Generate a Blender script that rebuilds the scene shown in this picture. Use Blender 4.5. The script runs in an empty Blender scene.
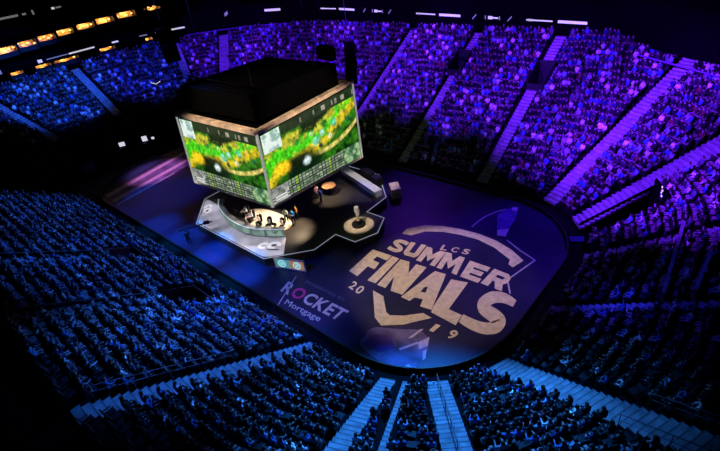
import bpy, math, random
from mathutils import Vector, Matrix
random.seed(7)
S = bpy.context.scene
COL = S.collection
PI = math.pi
rad = math.radians

# ------------------------------------------------------------------ materials
def new_mat(name):
    m = bpy.data.materials.new(name); m.use_nodes = True
    nt = m.node_tree
    return m, nt, nt.nodes['Principled BSDF']

def mat(name, col, rough=.6, spec=.3, metal=0., var=.25, scale=3., emit=None, es=1.):
    """plain surface with a soft noise variation of its own colour"""
    m, nt, b = new_mat(name)
    b.inputs['Roughness'].default_value = rough
    b.inputs['Specular IOR Level'].default_value = spec
    b.inputs['Metallic'].default_value = metal
    if var > 0:
        tc = nt.nodes.new('ShaderNodeTexCoord'); n = nt.nodes.new('ShaderNodeTexNoise')
        n.inputs['Scale'].default_value = scale; n.inputs['Detail'].default_value = 5
        r = nt.nodes.new('ShaderNodeMapRange')
        r.inputs['From Min'].default_value = .3; r.inputs['From Max'].default_value = .7
        r.inputs['To Min'].default_value = 1 - var; r.inputs['To Max'].default_value = 1 + var
        mx = nt.nodes.new('ShaderNodeVectorMath'); mx.operation = 'SCALE'
        mx.inputs[0].default_value = col
        nt.links.new(tc.outputs['Object'], n.inputs['Vector'])
        nt.links.new(n.outputs['Fac'], r.inputs['Value'])
        nt.links.new(r.outputs['Result'], mx.inputs['Scale'])
        nt.links.new(mx.outputs['Vector'], b.inputs['Base Color'])
    else:
        b.inputs['Base Color'].default_value = (*col, 1)
    if emit:
        b.inputs['Emission Color'].default_value = (*emit, 1); b.inputs['Emission Strength'].default_value = es
    return m

def attr_mat(name, attr, emission=0., rough=.8):
    m, nt, b = new_mat(name)
    a = nt.nodes.new('ShaderNodeAttribute'); a.attribute_name = attr
    b.inputs['Roughness'].default_value = rough; b.inputs['Specular IOR Level'].default_value = .15
    if emission:
        b.inputs['Base Color'].default_value = (.01, .01, .01, 1)
        nt.links.new(a.outputs['Color'], b.inputs['Emission Color'])
        b.inputs['Emission Strength'].default_value = emission
    else:
        nt.links.new(a.outputs['Color'], b.inputs['Base Color'])
    return m

def object_mat(name, rough=.8):
    m, nt, b = new_mat(name)
    a = nt.nodes.new('ShaderNodeObjectInfo')
    b.inputs['Roughness'].default_value = rough; b.inputs['Specular IOR Level'].default_value = .15
    nt.links.new(a.outputs['Color'], b.inputs['Base Color'])
    return m

M = dict(
    black=mat('black_metal', (.012, .012, .014), .5, .3),
    matte=mat('black_cloth', (.0025, .0025, .003), 1., .0),
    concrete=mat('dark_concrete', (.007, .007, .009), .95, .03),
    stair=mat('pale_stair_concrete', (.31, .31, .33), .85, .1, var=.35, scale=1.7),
    nosing=mat('stair_nosing', (.17, .17, .19), .8, .1),
    seat=mat('black_seat_plastic', (.016, .017, .022), .6, .25),
    steel=mat('grey_steel', (.30, .31, .33), .4, .5, .6),
    rail=mat('rail_steel', (.16, .16, .18), .45, .4, .3),
    deck=mat('black_stage_deck', (.03, .027, .025), .42, .3, var=.3, scale=.8),
    apron=mat('pale_apron_vinyl', (.62, .60, .68), .5, .3, var=.35, scale=.55),
    led_edge=mat('stage_edge_light', (.3, .3, .35), .5, emit=(.55, .60, .78), es=.30),
    pale_rug=mat('pale_cream_rug', (.72, .58, .44), .9, .1, var=.2, scale=2.),  # cream of the painted light pool, shared by the plinth disc
    white=mat('white_vinyl', (.78, .78, .82), .6, .2, var=.1),
    logo_white=mat('logo_white', (.95, .95, .97), .6, .2, var=.05),
    logo_dark=mat('logo_shadow', (.10, .10, .16), .6, .2, var=.05),  # dark print of the emblem centres and bars
    desk=mat('desk_grey', (.25, .26, .28), .4, .4),
    desk_rim=mat('desk_rim_light', (.6, .7, .75), .5, emit=(.55, .72, .85), es=.45),
    gold=mat('gold_metal', (.80, .58, .25), .3, .5, .8),
    silver=mat('silver_metal', (.88, .86, .82), .3, .5, .35),
    cream=mat('cream_print', (.80, .64, .44), .75, .1, var=.16, scale=2.2),
    lav=mat('lavender_print', (.16, .12, .30), .6, .2, var=.5, scale=.9),
    lav_light=mat('pale_lavender_print', (.62, .48, .70), .6, .2, var=.2),
    line=mat('thin_line_print', (.55, .48, .66), .6, .2, var=.15),
    violet=mat('violet_print', (.12, .05, .40), .6, .2, var=.4, scale=1.2),
    dim_print=mat('dim_print', (.12, .12, .22), .6, .2, var=.1),
    magenta=mat('magenta_print', (.62, .05, .30), .6, .2, var=.1),
    pale_print=mat('pale_pink_print', (.70, .58, .66), .7, .1, var=.12),
    skin=mat('skin', (.40, .26, .19), .6, .3, var=.08),
    hair=mat('dark_hair', (.02, .014, .01), .6, .3, var=.2),
    trousers=mat('dark_trousers', (.02, .022, .035), .85, .1),
    shoe=mat('dark_shoe', (.02, .02, .02), .6, .2),
    shirt=object_mat('shirt_cloth'),
    tint=attr_mat('crowd_cloth', 'tint'),
    case_pink=mat('pinkish_case', (.42, .27, .25), .5, .2, var=.3),
    edge_led=mat('screen_edge_light', (.7, .7, .65), .5, emit=(.62, .62, .52), es=.42),  # glow put into the frame bars for the screen light they reflect
    wood=mat('brown_wood', (.26, .14, .07), .5, .3, var=.35, scale=2),
    teal=mat('teal_screen', (.05, .2, .2), .4, emit=(.10, .33, .34), es=.7),
    tealring=mat('pale_teal_ring', (.3, .5, .5), .4, emit=(.35, .75, .75), es=.8),
    orange_screen=mat('orange_screen', (.3, .15, .08), .4, emit=(.55, .24, .10), es=.55),
    warm=mat('lit_suite_wall', (.65, .42, .2), .7, var=.5, scale=1.6),
    lampw=mat('warm_lamp', (.9, .7, .4), .5, emit=(1., .42, .10), es=3.),
    ribbon=mat('ribbon_white_text', (.6, .6, .6), .5, emit=(.85, .76, .66), es=.62),
    ribbon_dim=mat('ribbon_dim_text', (.3, .3, .3), .5, emit=(.75, .7, .7), es=.18),
    white_lamp=mat('white_lamp', (.9, .9, .9), .5, emit=(.8, .78, .95), es=.8),
    purple_edge=mat('purple_fascia_edge', (.2, .1, .4), .5, var=.1),
    redbrown=mat('red_brown_panel', (.16, .045, .05), .7, .2),
    rim=mat('screen_frame_tan', (.78, .60, .44), .5, .3, var=.45, scale=.8),
    blue_cloth=mat('blue_carpet', (.05, .08, .22), .9, .1, var=.3),
    phone=mat('phone_screen', (.5, .5, .5), .4, emit=(.8, .85, 1), es=1.),
)

# ------------------------------------------------------------------ mesh builder
class MB:
    def __init__(s): s.v, s.f, s.m = [], [], []
    def face(s, pts, m=0):
        i = len(s.v); s.v += [tuple(p) for p in pts]; s.f.append(tuple(range(i, i + len(pts)))); s.m.append(m)
    def hexa(s, p, m=0):
        """eight corners: bottom ring then top ring"""
        i = len(s.v); s.v += [tuple(q) for q in p]
        for q in ((3, 2, 1, 0), (4, 5, 6, 7), (0, 1, 5, 4), (1, 2, 6, 5), (2, 3, 7, 6), (3, 0, 4, 7)):
            s.f.append(tuple(i + k for k in q)); s.m.append(m)
    def box(s, c, d, m=0, rz=0., mtx=None):
        x, y, z = d[0] / 2, d[1] / 2, d[2] / 2
        p = [Vector(q) for q in ((-x, -y, -z), (x, -y, -z), (x, y, -z), (-x, y, -z), (-x, -y, z), (x, -y, z), (x, y, z), (-x, y, z))]
        R = Matrix.Rotation(rz, 3, 'Z') if mtx is None else mtx
        s.hexa([R @ q + Vector(c) for q in p], m)
    def bar(s, a, b, w, h=None, m=0):
        a, b = Vector(a), Vector(b); h = h or w
        d = (b - a).normalized(); up = Vector((0, 0, 1)) if abs(d.z) < .95 else Vector((1, 0, 0))
        r = d.cross(up).normalized() * w / 2; u = r.cross(d).normalized() * h / 2
        s.hexa([a - r - u, a + r - u, b + r - u, b - r - u, a - r + u, a + r + u, b + r + u, b - r + u], m)
    def tube(s, pts, r, n=8, m=0, cap=True):
        pts = [Vector(p) for p in pts]; rr = r if isinstance(r, (list, tuple)) else [r] * len(pts)
        i0 = len(s.v)
        for k, p in enumerate(pts):
            d = (pts[min(k + 1, len(pts) - 1)] - pts[max(k - 1, 0)]).normalized()
            up = Vector((0, 0, 1)) if abs(d.z) < .9 else Vector((1, 0, 0))
            x = d.cross(up).normalized(); y = x.cross(d)
            for j in range(n):
                a = 2 * PI * j / n; s.v.append(tuple(p + (x * math.cos(a) + y * math.sin(a)) * rr[k]))
        for k in range(len(pts) - 1):
            for j in range(n):
                j2 = (j + 1) % n; a = i0 + k * n
                s.f.append((a + j, a + j2, a + n + j2, a + n + j)); s.m.append(m)
        if cap:
            s.f.append(tuple(i0 + j for j in range(n))); s.m.append(m)
            e = i0 + (len(pts) - 1) * n; s.f.append(tuple(e + j for j in reversed(range(n)))); s.m.append(m)
    def lathe(s, prof, n=20, c=(0, 0, 0), m=0):
        i0 = len(s.v)
        for r, z in prof:
            for j in range(n):
                a = 2 * PI * j / n; s.v.append((c[0] + r * math.cos(a), c[1] + r * math.sin(a), c[2] + z))
        for k in range(len(prof) - 1):
            for j in range(n):
                j2 = (j + 1) % n; a = i0 + k * n
                s.f.append((a + j, a + j2, a + n + j2, a + n + j)); s.m.append(m)
        s.f.append(tuple(i0 + j for j in reversed(range(n)))); s.m.append(m)
        e = i0 + (len(prof) - 1) * n; s.f.append(tuple(e + j for j in range(n))); s.m.append(m)
    def prism(s, poly, z0, z1, m=0, mtop=None):
        n = len(poly); i = len(s.v)
        s.v += [(p[0], p[1], z0) for p in poly] + [(p[0], p[1], z1) for p in poly]
        s.f.append(tuple(i + k for k in reversed(range(n)))); s.m.append(m)
        s.f.append(tuple(i + n + k for k in range(n))); s.m.append(m if mtop is None else mtop)
        for k in range(n):
            k2 = (k + 1) % n; s.f.append((i + k, i + k2, i + n + k2, i + n + k)); s.m.append(m)
    def flat(s, poly, z, m=0): s.prism(poly, z - .008, z, m)
    def strip(s, pts, w, z, m=0):
        """flat printed line of width w along pts"""
        L, R = offset_line(pts, w / 2)
        for k in range(len(pts) - 1): s.flat([L[k], R[k], R[k + 1], L[k + 1]], z, m)
    def mesh(s, name, mats):
        me = bpy.data.meshes.new(name); me.from_pydata(s.v, [], s.f)
        for q in mats: me.materials.append(q)
        me.polygons.foreach_set('material_index', s.m)
        me.update(); return me
    def build(s, name, mats, parent=None, loc=None, smooth=False):
        if not isinstance(mats, (list, tuple)): mats = [mats]
        me = s.mesh(name, mats)
        if smooth: me.polygons.foreach_set('use_smooth', [True] * len(me.polygons))
        return link(name, me, parent, loc)

def offset_line(pts, d):
    L, R = [], []
    P = [Vector((p[0], p[1])) for p in pts]
    for k, p in enumerate(P):
        t1 = (P[k] - P[k - 1]).normalized() if k else None
        t2 = (P[k + 1] - P[k]).normalized() if k < len(P) - 1 else None
        t = t1 if t2 is None else t2 if t1 is None else (t1 + t2).normalized()
        n = Vector((-t.y, t.x)); c = 1. if (t1 is None or t2 is None) else max(.5, n.dot(Vector((-t2.y, t2.x))))
        L.append(tuple(p + n * d / c)); R.append(tuple(p - n * d / c))
    return L, R

def link(name, me, parent=None, loc=None):
    o = bpy.data.objects.new(name, me); COL.objects.link(o)
    if parent: o.parent = parent
    if loc is not None: o.location = loc
    return o
def tag(o, label=None, cat=None, group=None, kind=None):
    if label: o['label'] = label
    if cat: o['category'] = cat
    if group: o['group'] = group
    if kind: o['kind'] = kind
    return o
def empty(name, loc, label, cat, group=None, rz=0.):
    o = bpy.data.objects.new(name, None); COL.objects.link(o); o.location = loc; o.rotation_euler = (0, 0, rz)
    o.empty_display_size = .2
    return tag(o, label, cat, group)
def struct(o): o['kind'] = 'structure'; return o

def text_polys(body, bold=0., shear=0.):
    """outline of a word as a mesh in its own unit box (bottom left 0,0 / top right 1,1)"""
    c = bpy.data.curves.new('lettering', 'FONT'); c.body = body; c.offset = bold; c.shear = shear; c.resolution_u = 3
    o = bpy.data.objects.new('lettering', c); COL.objects.link(o)
    dg = bpy.context.evaluated_depsgraph_get(); dg.update()
    me = bpy.data.meshes.new_from_object(o.evaluated_get(dg))
    V = [tuple(v.co) for v in me.vertices]; F = [tuple(p.vertices) for p in me.polygons]
    bpy.data.objects.remove(o); bpy.data.curves.remove(c); bpy.data.meshes.remove(me)
    x0, x1 = min(v[0] for v in V), max(v[0] for v in V); y0, y1 = min(v[1] for v in V), max(v[1] for v in V)
    return [((v[0] - x0) / (x1 - x0), (v[1] - y0) / (y1 - y0)) for v in V], F
def text_on_floor(body, bl, br, tr, tl, z, m, name, parent, bold=0., shear=0.):
    V, F = text_polys(body, bold, shear)
    b = MB()
    for u, v in V:
        p = [(bl[k] * (1 - u) + br[k] * u) * (1 - v) + (tl[k] * (1 - u) + tr[k] * u) * v for k in (0, 1)]
        b.v.append((p[0], p[1], z))
    b.f = F; b.m = [0] * len(F)
    return b.build(name, m, parent)

# ------------------------------------------------------------------ people
def skin_mesh(name, joints, bones, sub, region, mats):
    """one continuous surface grown round a skeleton; joints: (xyz, radius)"""
    me = bpy.data.meshes.new(name); me.from_pydata([j[0] for j in joints], bones, [])
    o = bpy.data.objects.new(name, me); COL.objects.link(o)
    o.modifiers.new('Skin', 'SKIN')
    d = me.skin_vertices[0].data
    for k, j in enumerate(joints):
        r = j[1] if isinstance(j[1], tuple) else (j[1], j[1])
        d[k].radius = r; d[k].use_root = (k == 0)
    if sub:
        s = o.modifiers.new('Sub', 'SUBSURF'); s.levels = sub; s.render_levels = sub
    dg = bpy.context.evaluated_depsgraph_get(); dg.update()
    out = bpy.data.meshes.new_from_object(o.evaluated_get(dg))
    bpy.data.objects.remove(o); bpy.data.meshes.remove(me)
    out.name = name; out.materials.clear()
    for q in mats: out.materials.append(q)
    ids = []
    for p in out.polygons: ids.append(region(p.center))
    out.polygons.foreach_set('material_index', ids)
    if sub: out.polygons.foreach_set('use_smooth', [True] * len(out.polygons))
    return out

def seated_joints(arm='lap', lean=0., fingers=False):
    J = [((0, 0, .52), .13), ((0, -.03 + lean * .3, .74), .135), ((0, -.02 + lean * .8, .96), .15), ((0, .0 + lean, 1.10), .06),
         ((0, .03 + lean, 1.22), .095), ((0, .025 + lean, 1.32), .085), ((0, .125 + lean, 1.215), .02)]
    Bn = [(0, 1), (1, 2), (2, 3), (3, 4), (4, 5), (4, 6)]
    for s in (-1, 1):
        i = len(J)
        J += [((s * .11, .05, .52), .095), ((s * .13, .44, .52), .07), ((s * .13, .42, .12), .05), ((s * .13, .55, .05), .045)]
        Bn += [(0, i), (i, i + 1), (i + 1, i + 2), (i + 2, i + 3)]
        i = len(J)
        if arm == 'lap': e, h = (s * .24, .08 + lean, .78), (s * .10, .32, .66)
        elif arm == 'desk': e, h = (s * .26, .14 + lean, .80), (s * .16, .46 + lean, .82)
        elif arm == 'up': e, h = (s * .27, .16, .98), (s * .22, .26, 1.30)
        else: e, h = (s * .25, .06 + lean, .80), (-s * .02, .24 + lean, .92)
        J += [((s * .19, -.02 + lean * .8, 1.03), .065), (e, .048), (h, .035)]
        Bn += [(2, i), (i, i + 1), (i + 1, i + 2)]
        if fingers: hand(J, Bn, i + 2, Vector(h) - Vector(e), s)
    return J, Bn
def standing_joints(step=0., arm='down', fingers=True):
    J = [((0, 0, .96), .14), ((0, -.01, 1.16), .135), ((0, 0, 1.38), .15), ((0, .01, 1.52), .06), ((0, .03, 1.64), .095), ((0, .025, 1.74), .085), ((0, .125, 1.63), .02)]
    Bn = [(0, 1), (1, 2), (2, 3), (3, 4), (4, 5), (4, 6)]
    for s in (-1, 1):
        i = len(J); q = s * step
        J += [((s * .1, q * .2, .88), .10), ((s * .11, .02 + q * .6, .50), .068), ((s * .11, q, .10), .048), ((s * .12, .14 + q, .045), .045)]
        Bn += [(0, i), (i, i + 1), (i + 1, i + 2), (i + 2, i + 3)]
        i = len(J)
        if arm == 'down': e, h = (s * .27, -.03, 1.18), (s * .27, .06, .92)
        elif arm == 'hold': e, h = (s * .26, .05, 1.18), (s * .12, .30, 1.24)
        else: e, h = ((.27, -.03, 1.18), (.27, .06, .92)) if s > 0 else ((-.26, .08, 1.2), (-.12, .26, 1.42))
        J += [((s * .2, 0, 1.44), .068), (e, .05), (h, .036)]
        Bn += [(2, i), (i, i + 1), (i + 1, i + 2)]
        if fingers: hand(J, Bn, i + 2, Vector(h) - Vector(e), s)
    return J, Bn
def hand(J, Bn, wrist, d, s):
    d = d.normalized(); side = d.cross(Vector((0, 0, 1)));  side = side.normalized() if side.length > .2 else Vector((1, 0, 0))
    nrm = side.cross(d); w = Vector(J[wrist][0])
    palm = len(J); J.append((tuple(w + d * .075), (.036, .02))); Bn.append((wrist, palm))
    for k, L in enumerate((.065, .078, .074, .058)):
        b0 = w + d * .10 + side * (.030 - .02 * k)
        i = len(J); J += [(tuple(b0), .010), (tuple(b0 + d * L * .6 - nrm * .012), .009), (tuple(b0 + d * L - nrm * .035), .007)]
        Bn += [(palm, i), (i, i + 1), (i + 1, i + 2)]
    b0 = w + d * .045 - side * (.045 * s)
    i = len(J); J += [(tuple(b0), .011), (tuple(b0 + d * .05 - side * .012 * s), .009)]
    Bn += [(palm, i), (i, i + 1)]

def seated_region(lean):
    def f(c):
        if c.z > 1.12: return 0
        if abs(c.x) < .2 and c.y > .26 and c.z > .58 and c.z < 1.4 and c.y < .62: return 0
        if c.z < .12: return 3
        if c.z < .60: return 2
        return 1
    return f
def standing_region(c):
    if c.z > 1.53: return 0
    if abs(c.x) > .2 and c.z < 1.0: return 0
    if c.y > .2 and c.z > 1.15: return 0
    if c.z < .11: return 3
    if c.z < .98: return 2
    return 1
BODYM = [M['skin'], M['shirt'], M['trousers'], M['shoe']]
def hair_mesh(z, y, long=False):
    b = MB(); n = 10
    prof = [(.112, -.02), (.114, .03), (.105, .075), (.075, .115), (.03, .135), (.002, .138)]
    if long: prof = [(.085, -.2), (.115, -.1)] + prof
    i0 = 0
    for r, h in prof:
        for j in range(n):
            a = 2 * PI * j / n; yy = math.sin(a) * r
            lift = .055 if (math.sin(a) > .35 and h < .06) else 0
            b.v.append((math.cos(a) * r * .92, y - .015 + yy * (1. if yy < 0 else .86), z + max(h, h + lift) if h > -.05 or math.sin(a) < .3 else z + .05))
    for k in range(len(prof) - 1):
        for j in range(n):
            j2 = (j + 1) % n; b.f.append((k * n + j, k * n + j2, (k + 1) * n + j2, (k + 1) * n + j)); b.m.append(0)
    b.f.append(tuple((len(prof) - 1) * n + j for j in range(n))); b.m.append(0)
    me = b.mesh('hair', [M['hair']]); me.polygons.foreach_set('use_smooth', [True] * len(me.polygons)); return me

# outlines of the printed lettering, in floor metres
FINALS = {'F':[[(14.92,-5.84),(14.68,-2.04),(16.92,-1.86),(16.96,-2.69),(15.74,-2.7),(15.79,-3.36),(16.58,-3.35),(16.8,-4.36),(15.98,-4.35),(16.07,-5.99)]],'I':[[(17.27,-5.93),(17.02,-1.87),(17.81,-1.84),(18.16,-5.85)]],'N':[[(18.4,-5.92),(17.99,-1.85),(18.92,-1.71),(19.82,-3.11),(19.66,-1.66),(20.74,-1.53),(21.08,-5.73),(19.92,-5.89),(19.02,-4.25),(19.29,-5.86)]],'A':[[(21.15,-6.02),(21.67,-1.57),(22.16,-1.49),(22.1,-3.94),(22.18,-4.58),(22.17,-5.42),(22.05,-6.02)],[(22.16,-1.49),(22.74,-1.41),(24.18,-5.89),(23.17,-6.07),(22.89,-5.24),(22.17,-5.42),(22.18,-4.58),(22.61,-4.45),(22.32,-3.64),(22.1,-3.94)]],'L':[[(23.5,-1.77),(24.93,-1.35),(25.3,-5.04),(26.53,-5.05),(26.69,-6.27),(24.32,-6.14),(24.11,-5.6)]],'S':[[(29.3,-1.19),(29.16,-1.13),(29.24,-2.02),(29.38,-2.01)],[(29.16,-1.13),(28.96,-1.05),(29.06,-2.01),(29.24,-2.02)],[(28.96,-1.05),(28.72,-0.96),(28.85,-2.0),(29.06,-2.01)],[(28.72,-0.96),(28.45,-0.89),(28.66,-2.01),(28.85,-2.0)],[(28.45,-0.89),(28.19,-0.86),(28.51,-2.05),(28.66,-2.01)],[(28.19,-0.86),(27.96,-0.88),(28.39,-2.1),(28.51,-2.05)],[(27.96,-0.88),(27.74,-0.93),(28.26,-2.17),(28.39,-2.1)],[(27.74,-0.93),(27.53,-1.0),(28.15,-2.25),(28.26,-2.17)],[(27.53,-1.0),(27.33,-1.12),(28.06,-2.34),(28.15,-2.25)],[(27.33,-1.12),(27.15,-1.27),(28.0,-2.43),(28.06,-2.34)],[(27.15,-1.27),(27.0,-1.5),(27.94,-2.53),(28.0,-2.43)],[(27.0,-1.5),(26.89,-1.75),(27.89,-2.66),(27.94,-2.53)],[(26.89,-1.75),(26.81,-2.02),(27.84,-2.8),(27.89,-2.66)],[(26.81,-2.02),(26.76,-2.31),(27.82,-2.91),(27.84,-2.8)],[(26.76,-2.31),(26.75,-2.63),(27.81,-2.95),(27.82,-2.91)],[(26.75,-2.63),(26.81,-2.98),(27.81,-2.92),(27.81,-2.95)],[(26.81,-2.98),(26.93,-3.32),(27.8,-2.88),(27.81,-2.92)],[(26.93,-3.32),(27.1,-3.61),(27.8,-2.86),(27.8,-2.88)],[(27.1,-3.61),(27.31,-3.86),(27.8,-2.85),(27.8,-2.86)],[(27.31,-3.86),(27.55,-4.06),(27.79,-2.85),(27.8,-2.85)],[(27.55,-4.06),(27.82,-4.2),(27.82,-2.84),(27.79,-2.85)],[(27.82,-4.2),(28.06,-4.28),(27.94,-2.86),(27.82,-2.84)],[(28.06,-4.28),(28.27,-4.33),(28.11,-2.88),(27.94,-2.86)],[(28.27,-4.33),(28.44,-4.38),(28.32,-2.9),(28.11,-2.88)],[(28.44,-4.38),(28.58,-4.43),(28.52,-2.95),(28.32,-2.9)],[(28.58,-4.43),(28.73,-4.47),(28.69,-3.01),(28.52,-2.95)],[(28.73,-4.47),(28.88,-4.5),(28.86,-3.07),(28.69,-3.01)],[(28.88,-4.5),(28.97,-4.52),(29.06,-3.16),(28.86,-3.07)],[(28.97,-4.52),(28.98,-4.51),(29.3,-3.31),(29.06,-3.16)],[(28.98,-4.51),(28.88,-4.39),(29.58,-3.62),(29.3,-3.31)],[(28.88,-4.39),(28.82,-4.27),(29.75,-4.01),(29.58,-3.62)],[(28.82,-4.27),(28.83,-4.26),(29.82,-4.34),(29.75,-4.01)],[(28.83,-4.26),(28.84,-4.3),(29.83,-4.63),(29.82,-4.34)],[(28.84,-4.3),(28.84,-4.35),(29.8,-4.91),(29.83,-4.63)],[(28.84,-4.35),(28.84,-4.39),(29.71,-5.17),(29.8,-4.91)],[(28.84,-4.39),(28.82,-4.43),(29.59,-5.38),(29.71,-5.17)],[(28.82,-4.43),(28.76,-4.51),(29.45,-5.54),(29.59,-5.38)],[(28.76,-4.51),(28.67,-4.59),(29.28,-5.67),(29.45,-5.54)],[(28.67,-4.59),(28.56,-4.67),(29.11,-5.79),(29.28,-5.67)],[(28.56,-4.67),(28.44,-4.74),(28.92,-5.88),(29.11,-5.79)],[(28.44,-4.74),(28.31,-4.8),(28.72,-5.94),(28.92,-5.88)],[(28.31,-4.8),(28.15,-4.84),(28.5,-5.98),(28.72,-5.94)],[(28.15,-4.84),(27.98,-4.88),(28.28,-6.0),(28.5,-5.98)],[(27.98,-4.88),(27.79,-4.9),(28.06,-6.02),(28.28,-6.0)],[(27.79,-4.9),(27.6,-4.92),(27.84,-6.02),(28.06,-6.02)],[(27.6,-4.92),(27.4,-4.93),(27.59,-5.99),(27.84,-6.02)],[(27.4,-4.93),(27.16,-4.93),(27.33,-5.96),(27.59,-5.99)],[(27.16,-4.93),(26.93,-4.92),(27.08,-5.91),(27.33,-5.96)],[(26.93,-4.92),(26.72,-4.91),(26.86,-5.86),(27.08,-5.91)],[(26.72,-4.91),(26.57,-4.91),(26.71,-5.83),(26.86,-5.86)]]}
SUMMER = {'S':[[(17.13,0.21),(17.06,0.23),(17.1,0.75),(17.16,0.74)],[(17.06,0.23),(16.96,0.26),(17.0,0.78),(17.1,0.75)],[(16.96,0.26),(16.86,0.28),(16.88,0.81),(17.0,0.78)],[(16.86,0.28),(16.76,0.3),(16.75,0.84),(16.88,0.81)],[(16.76,0.3),(16.67,0.31),(16.61,0.85),(16.75,0.84)],[(16.67,0.31),(16.57,0.31),(16.48,0.84),(16.61,0.85)],[(16.57,0.31),(16.45,0.29),(16.33,0.82),(16.48,0.84)],[(16.45,0.29),(16.34,0.27),(16.19,0.8),(16.33,0.82)],[(16.34,0.27),(16.24,0.25),(16.05,0.76),(16.19,0.8)],[(16.24,0.25),(16.18,0.22),(15.93,0.7),(16.05,0.76)],[(16.18,0.22),(16.14,0.19),(15.82,0.61),(15.93,0.7)],[(16.14,0.19),(16.11,0.15),(15.73,0.51),(15.82,0.61)],[(16.11,0.15),(16.09,0.12),(15.66,0.39),(15.73,0.51)],[(16.09,0.12),(16.09,0.11),(15.63,0.24),(15.66,0.39)],[(16.09,0.11),(16.07,0.18),(15.65,0.03),(15.63,0.24)],[(16.07,0.18),(16.04,0.23),(15.77,-0.13),(15.65,0.03)],[(16.04,0.23),(16.07,0.22),(15.89,-0.22),(15.77,-0.13)],[(16.07,0.22),(16.14,0.18),(16.0,-0.29),(15.89,-0.22)],[(16.14,0.18),(16.23,0.13),(16.11,-0.34),(16.0,-0.29)],[(16.23,0.13),(16.32,0.09),(16.21,-0.39),(16.11,-0.34)],[(16.32,0.09),(16.41,0.05),(16.33,-0.44),(16.21,-0.39)],[(16.41,0.05),(16.52,0.02),(16.45,-0.48),(16.33,-0.44)],[(16.52,0.02),(16.64,-0.02),(16.56,-0.51),(16.45,-0.48)],[(16.64,-0.02),(16.76,-0.07),(16.65,-0.55),(16.56,-0.51)],[(16.76,-0.07),(16.88,-0.13),(16.71,-0.58),(16.65,-0.55)],[(16.88,-0.13),(16.99,-0.21),(16.75,-0.61),(16.71,-0.58)],[(16.99,-0.21),(17.08,-0.31),(16.79,-0.65),(16.75,-0.61)],[(17.08,-0.31),(17.16,-0.41),(16.81,-0.68),(16.79,-0.65)],[(17.16,-0.41),(17.23,-0.55),(16.81,-0.68),(16.81,-0.68)],[(17.23,-0.55),(17.25,-0.72),(16.81,-0.63),(16.81,-0.68)],[(17.25,-0.72),(17.22,-0.88),(16.81,-0.6),(16.81,-0.63)],[(17.22,-0.88),(17.16,-0.99),(16.8,-0.62),(16.81,-0.6)],[(17.16,-0.99),(17.08,-1.07),(16.77,-0.66),(16.8,-0.62)],[(17.08,-1.07),(16.99,-1.15),(16.72,-0.7),(16.77,-0.66)],[(16.99,-1.15),(16.89,-1.2),(16.68,-0.72),(16.72,-0.7)],[(16.89,-1.2),(16.78,-1.24),(16.62,-0.74),(16.68,-0.72)],[(16.78,-1.24),(16.66,-1.25),(16.54,-0.75),(16.62,-0.74)],[(16.66,-1.25),(16.53,-1.26),(16.45,-0.76),(16.54,-0.75)],[(16.53,-1.26),(16.41,-1.26),(16.35,-0.76),(16.45,-0.76)],[(16.41,-1.26),(16.29,-1.26),(16.26,-0.76),(16.35,-0.76)],[(16.29,-1.26),(16.17,-1.24),(16.17,-0.75),(16.26,-0.76)],[(16.17,-1.24),(16.04,-1.21),(16.07,-0.72),(16.17,-0.75)],[(16.04,-1.21),(15.92,-1.18),(15.97,-0.7),(16.07,-0.72)],[(15.92,-1.18),(15.83,-1.16),(15.87,-0.67),(15.97,-0.7)],[(15.83,-1.16),(15.76,-1.14),(15.8,-0.65),(15.87,-0.67)]],'U':[[(17.54,-0.77),(17.16,0.97),(17.69,1.07),(18.03,-0.69)],[(18.58,-0.61),(18.28,1.19),(18.8,1.29),(19.06,-0.54)],[(17.54,-0.77),(17.84,-1.1),(18.89,-0.95),(19.06,-0.54),(18.55,-0.42),(17.99,-0.5)]],'M':[[(19.3,-1.19),(18.95,1.16),(19.54,1.21),(19.82,-1.14)],[(20.76,-1.07),(20.44,1.28),(21.01,1.32),(21.26,-1.03)],[(19.66,0.13),(19.54,1.21),(20.11,0.33),(20.25,-0.76)],[(20.59,0.2),(20.44,1.28),(20.11,0.33),(20.25,-0.76)]],'m':[[(21.5,-1.07),(21.03,1.39),(21.58,1.43),(22.04,-1.05)],[(23.03,-1.01),(22.42,1.49),(22.94,1.52),(23.56,-1.0)],[(21.79,0.29),(21.58,1.43),(22.21,0.49),(22.46,-0.67)],[(22.7,0.34),(22.42,1.49),(22.21,0.49),(22.46,-0.67)]],'E':[[(23.92,-1.02),(23.54,1.4),(24.24,1.43),(24.52,-0.99)],[(24.32,0.78),(24.24,1.43),(25.56,1.47),(25.59,0.83)],[(24.42,-0.09),(24.35,0.51),(25.41,0.56),(25.44,-0.04)],[(24.52,-0.99),(24.45,-0.38),(25.64,-0.32),(25.66,-0.93)]],'R':[[(25.85,-0.83),(25.92,1.53),(26.52,1.51),(26.54,-0.83)],[(26.53,0.94),(26.52,1.51),(27.32,1.48),(27.26,0.92)],[(27.26,0.92),(27.32,1.48),(27.69,1.11),(27.74,0.42),(27.19,0.55)],[(26.53,-0.0),(26.53,0.56),(27.19,0.55),(27.74,0.42),(27.49,-0.01)],[(26.74,-0.0),(27.49,-0.01),(27.83,-0.81),(27.17,-0.82)]]}
ARC = [[(15.54,1.68),(15.41,2.64),(16.7,4.17),(18.36,4.96),(20.19,5.39),(22.07,5.6),(24.08,5.41),(25.96,4.82),(27.52,3.9),(27.16,2.55)],[(15.54,1.68),(16.51,1.9),(17.34,3.22),(18.92,4.08),(20.71,4.51),(22.59,4.68),(24.47,4.31),(26.48,3.4),(26.64,2.74),(27.16,2.55)]]
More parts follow.
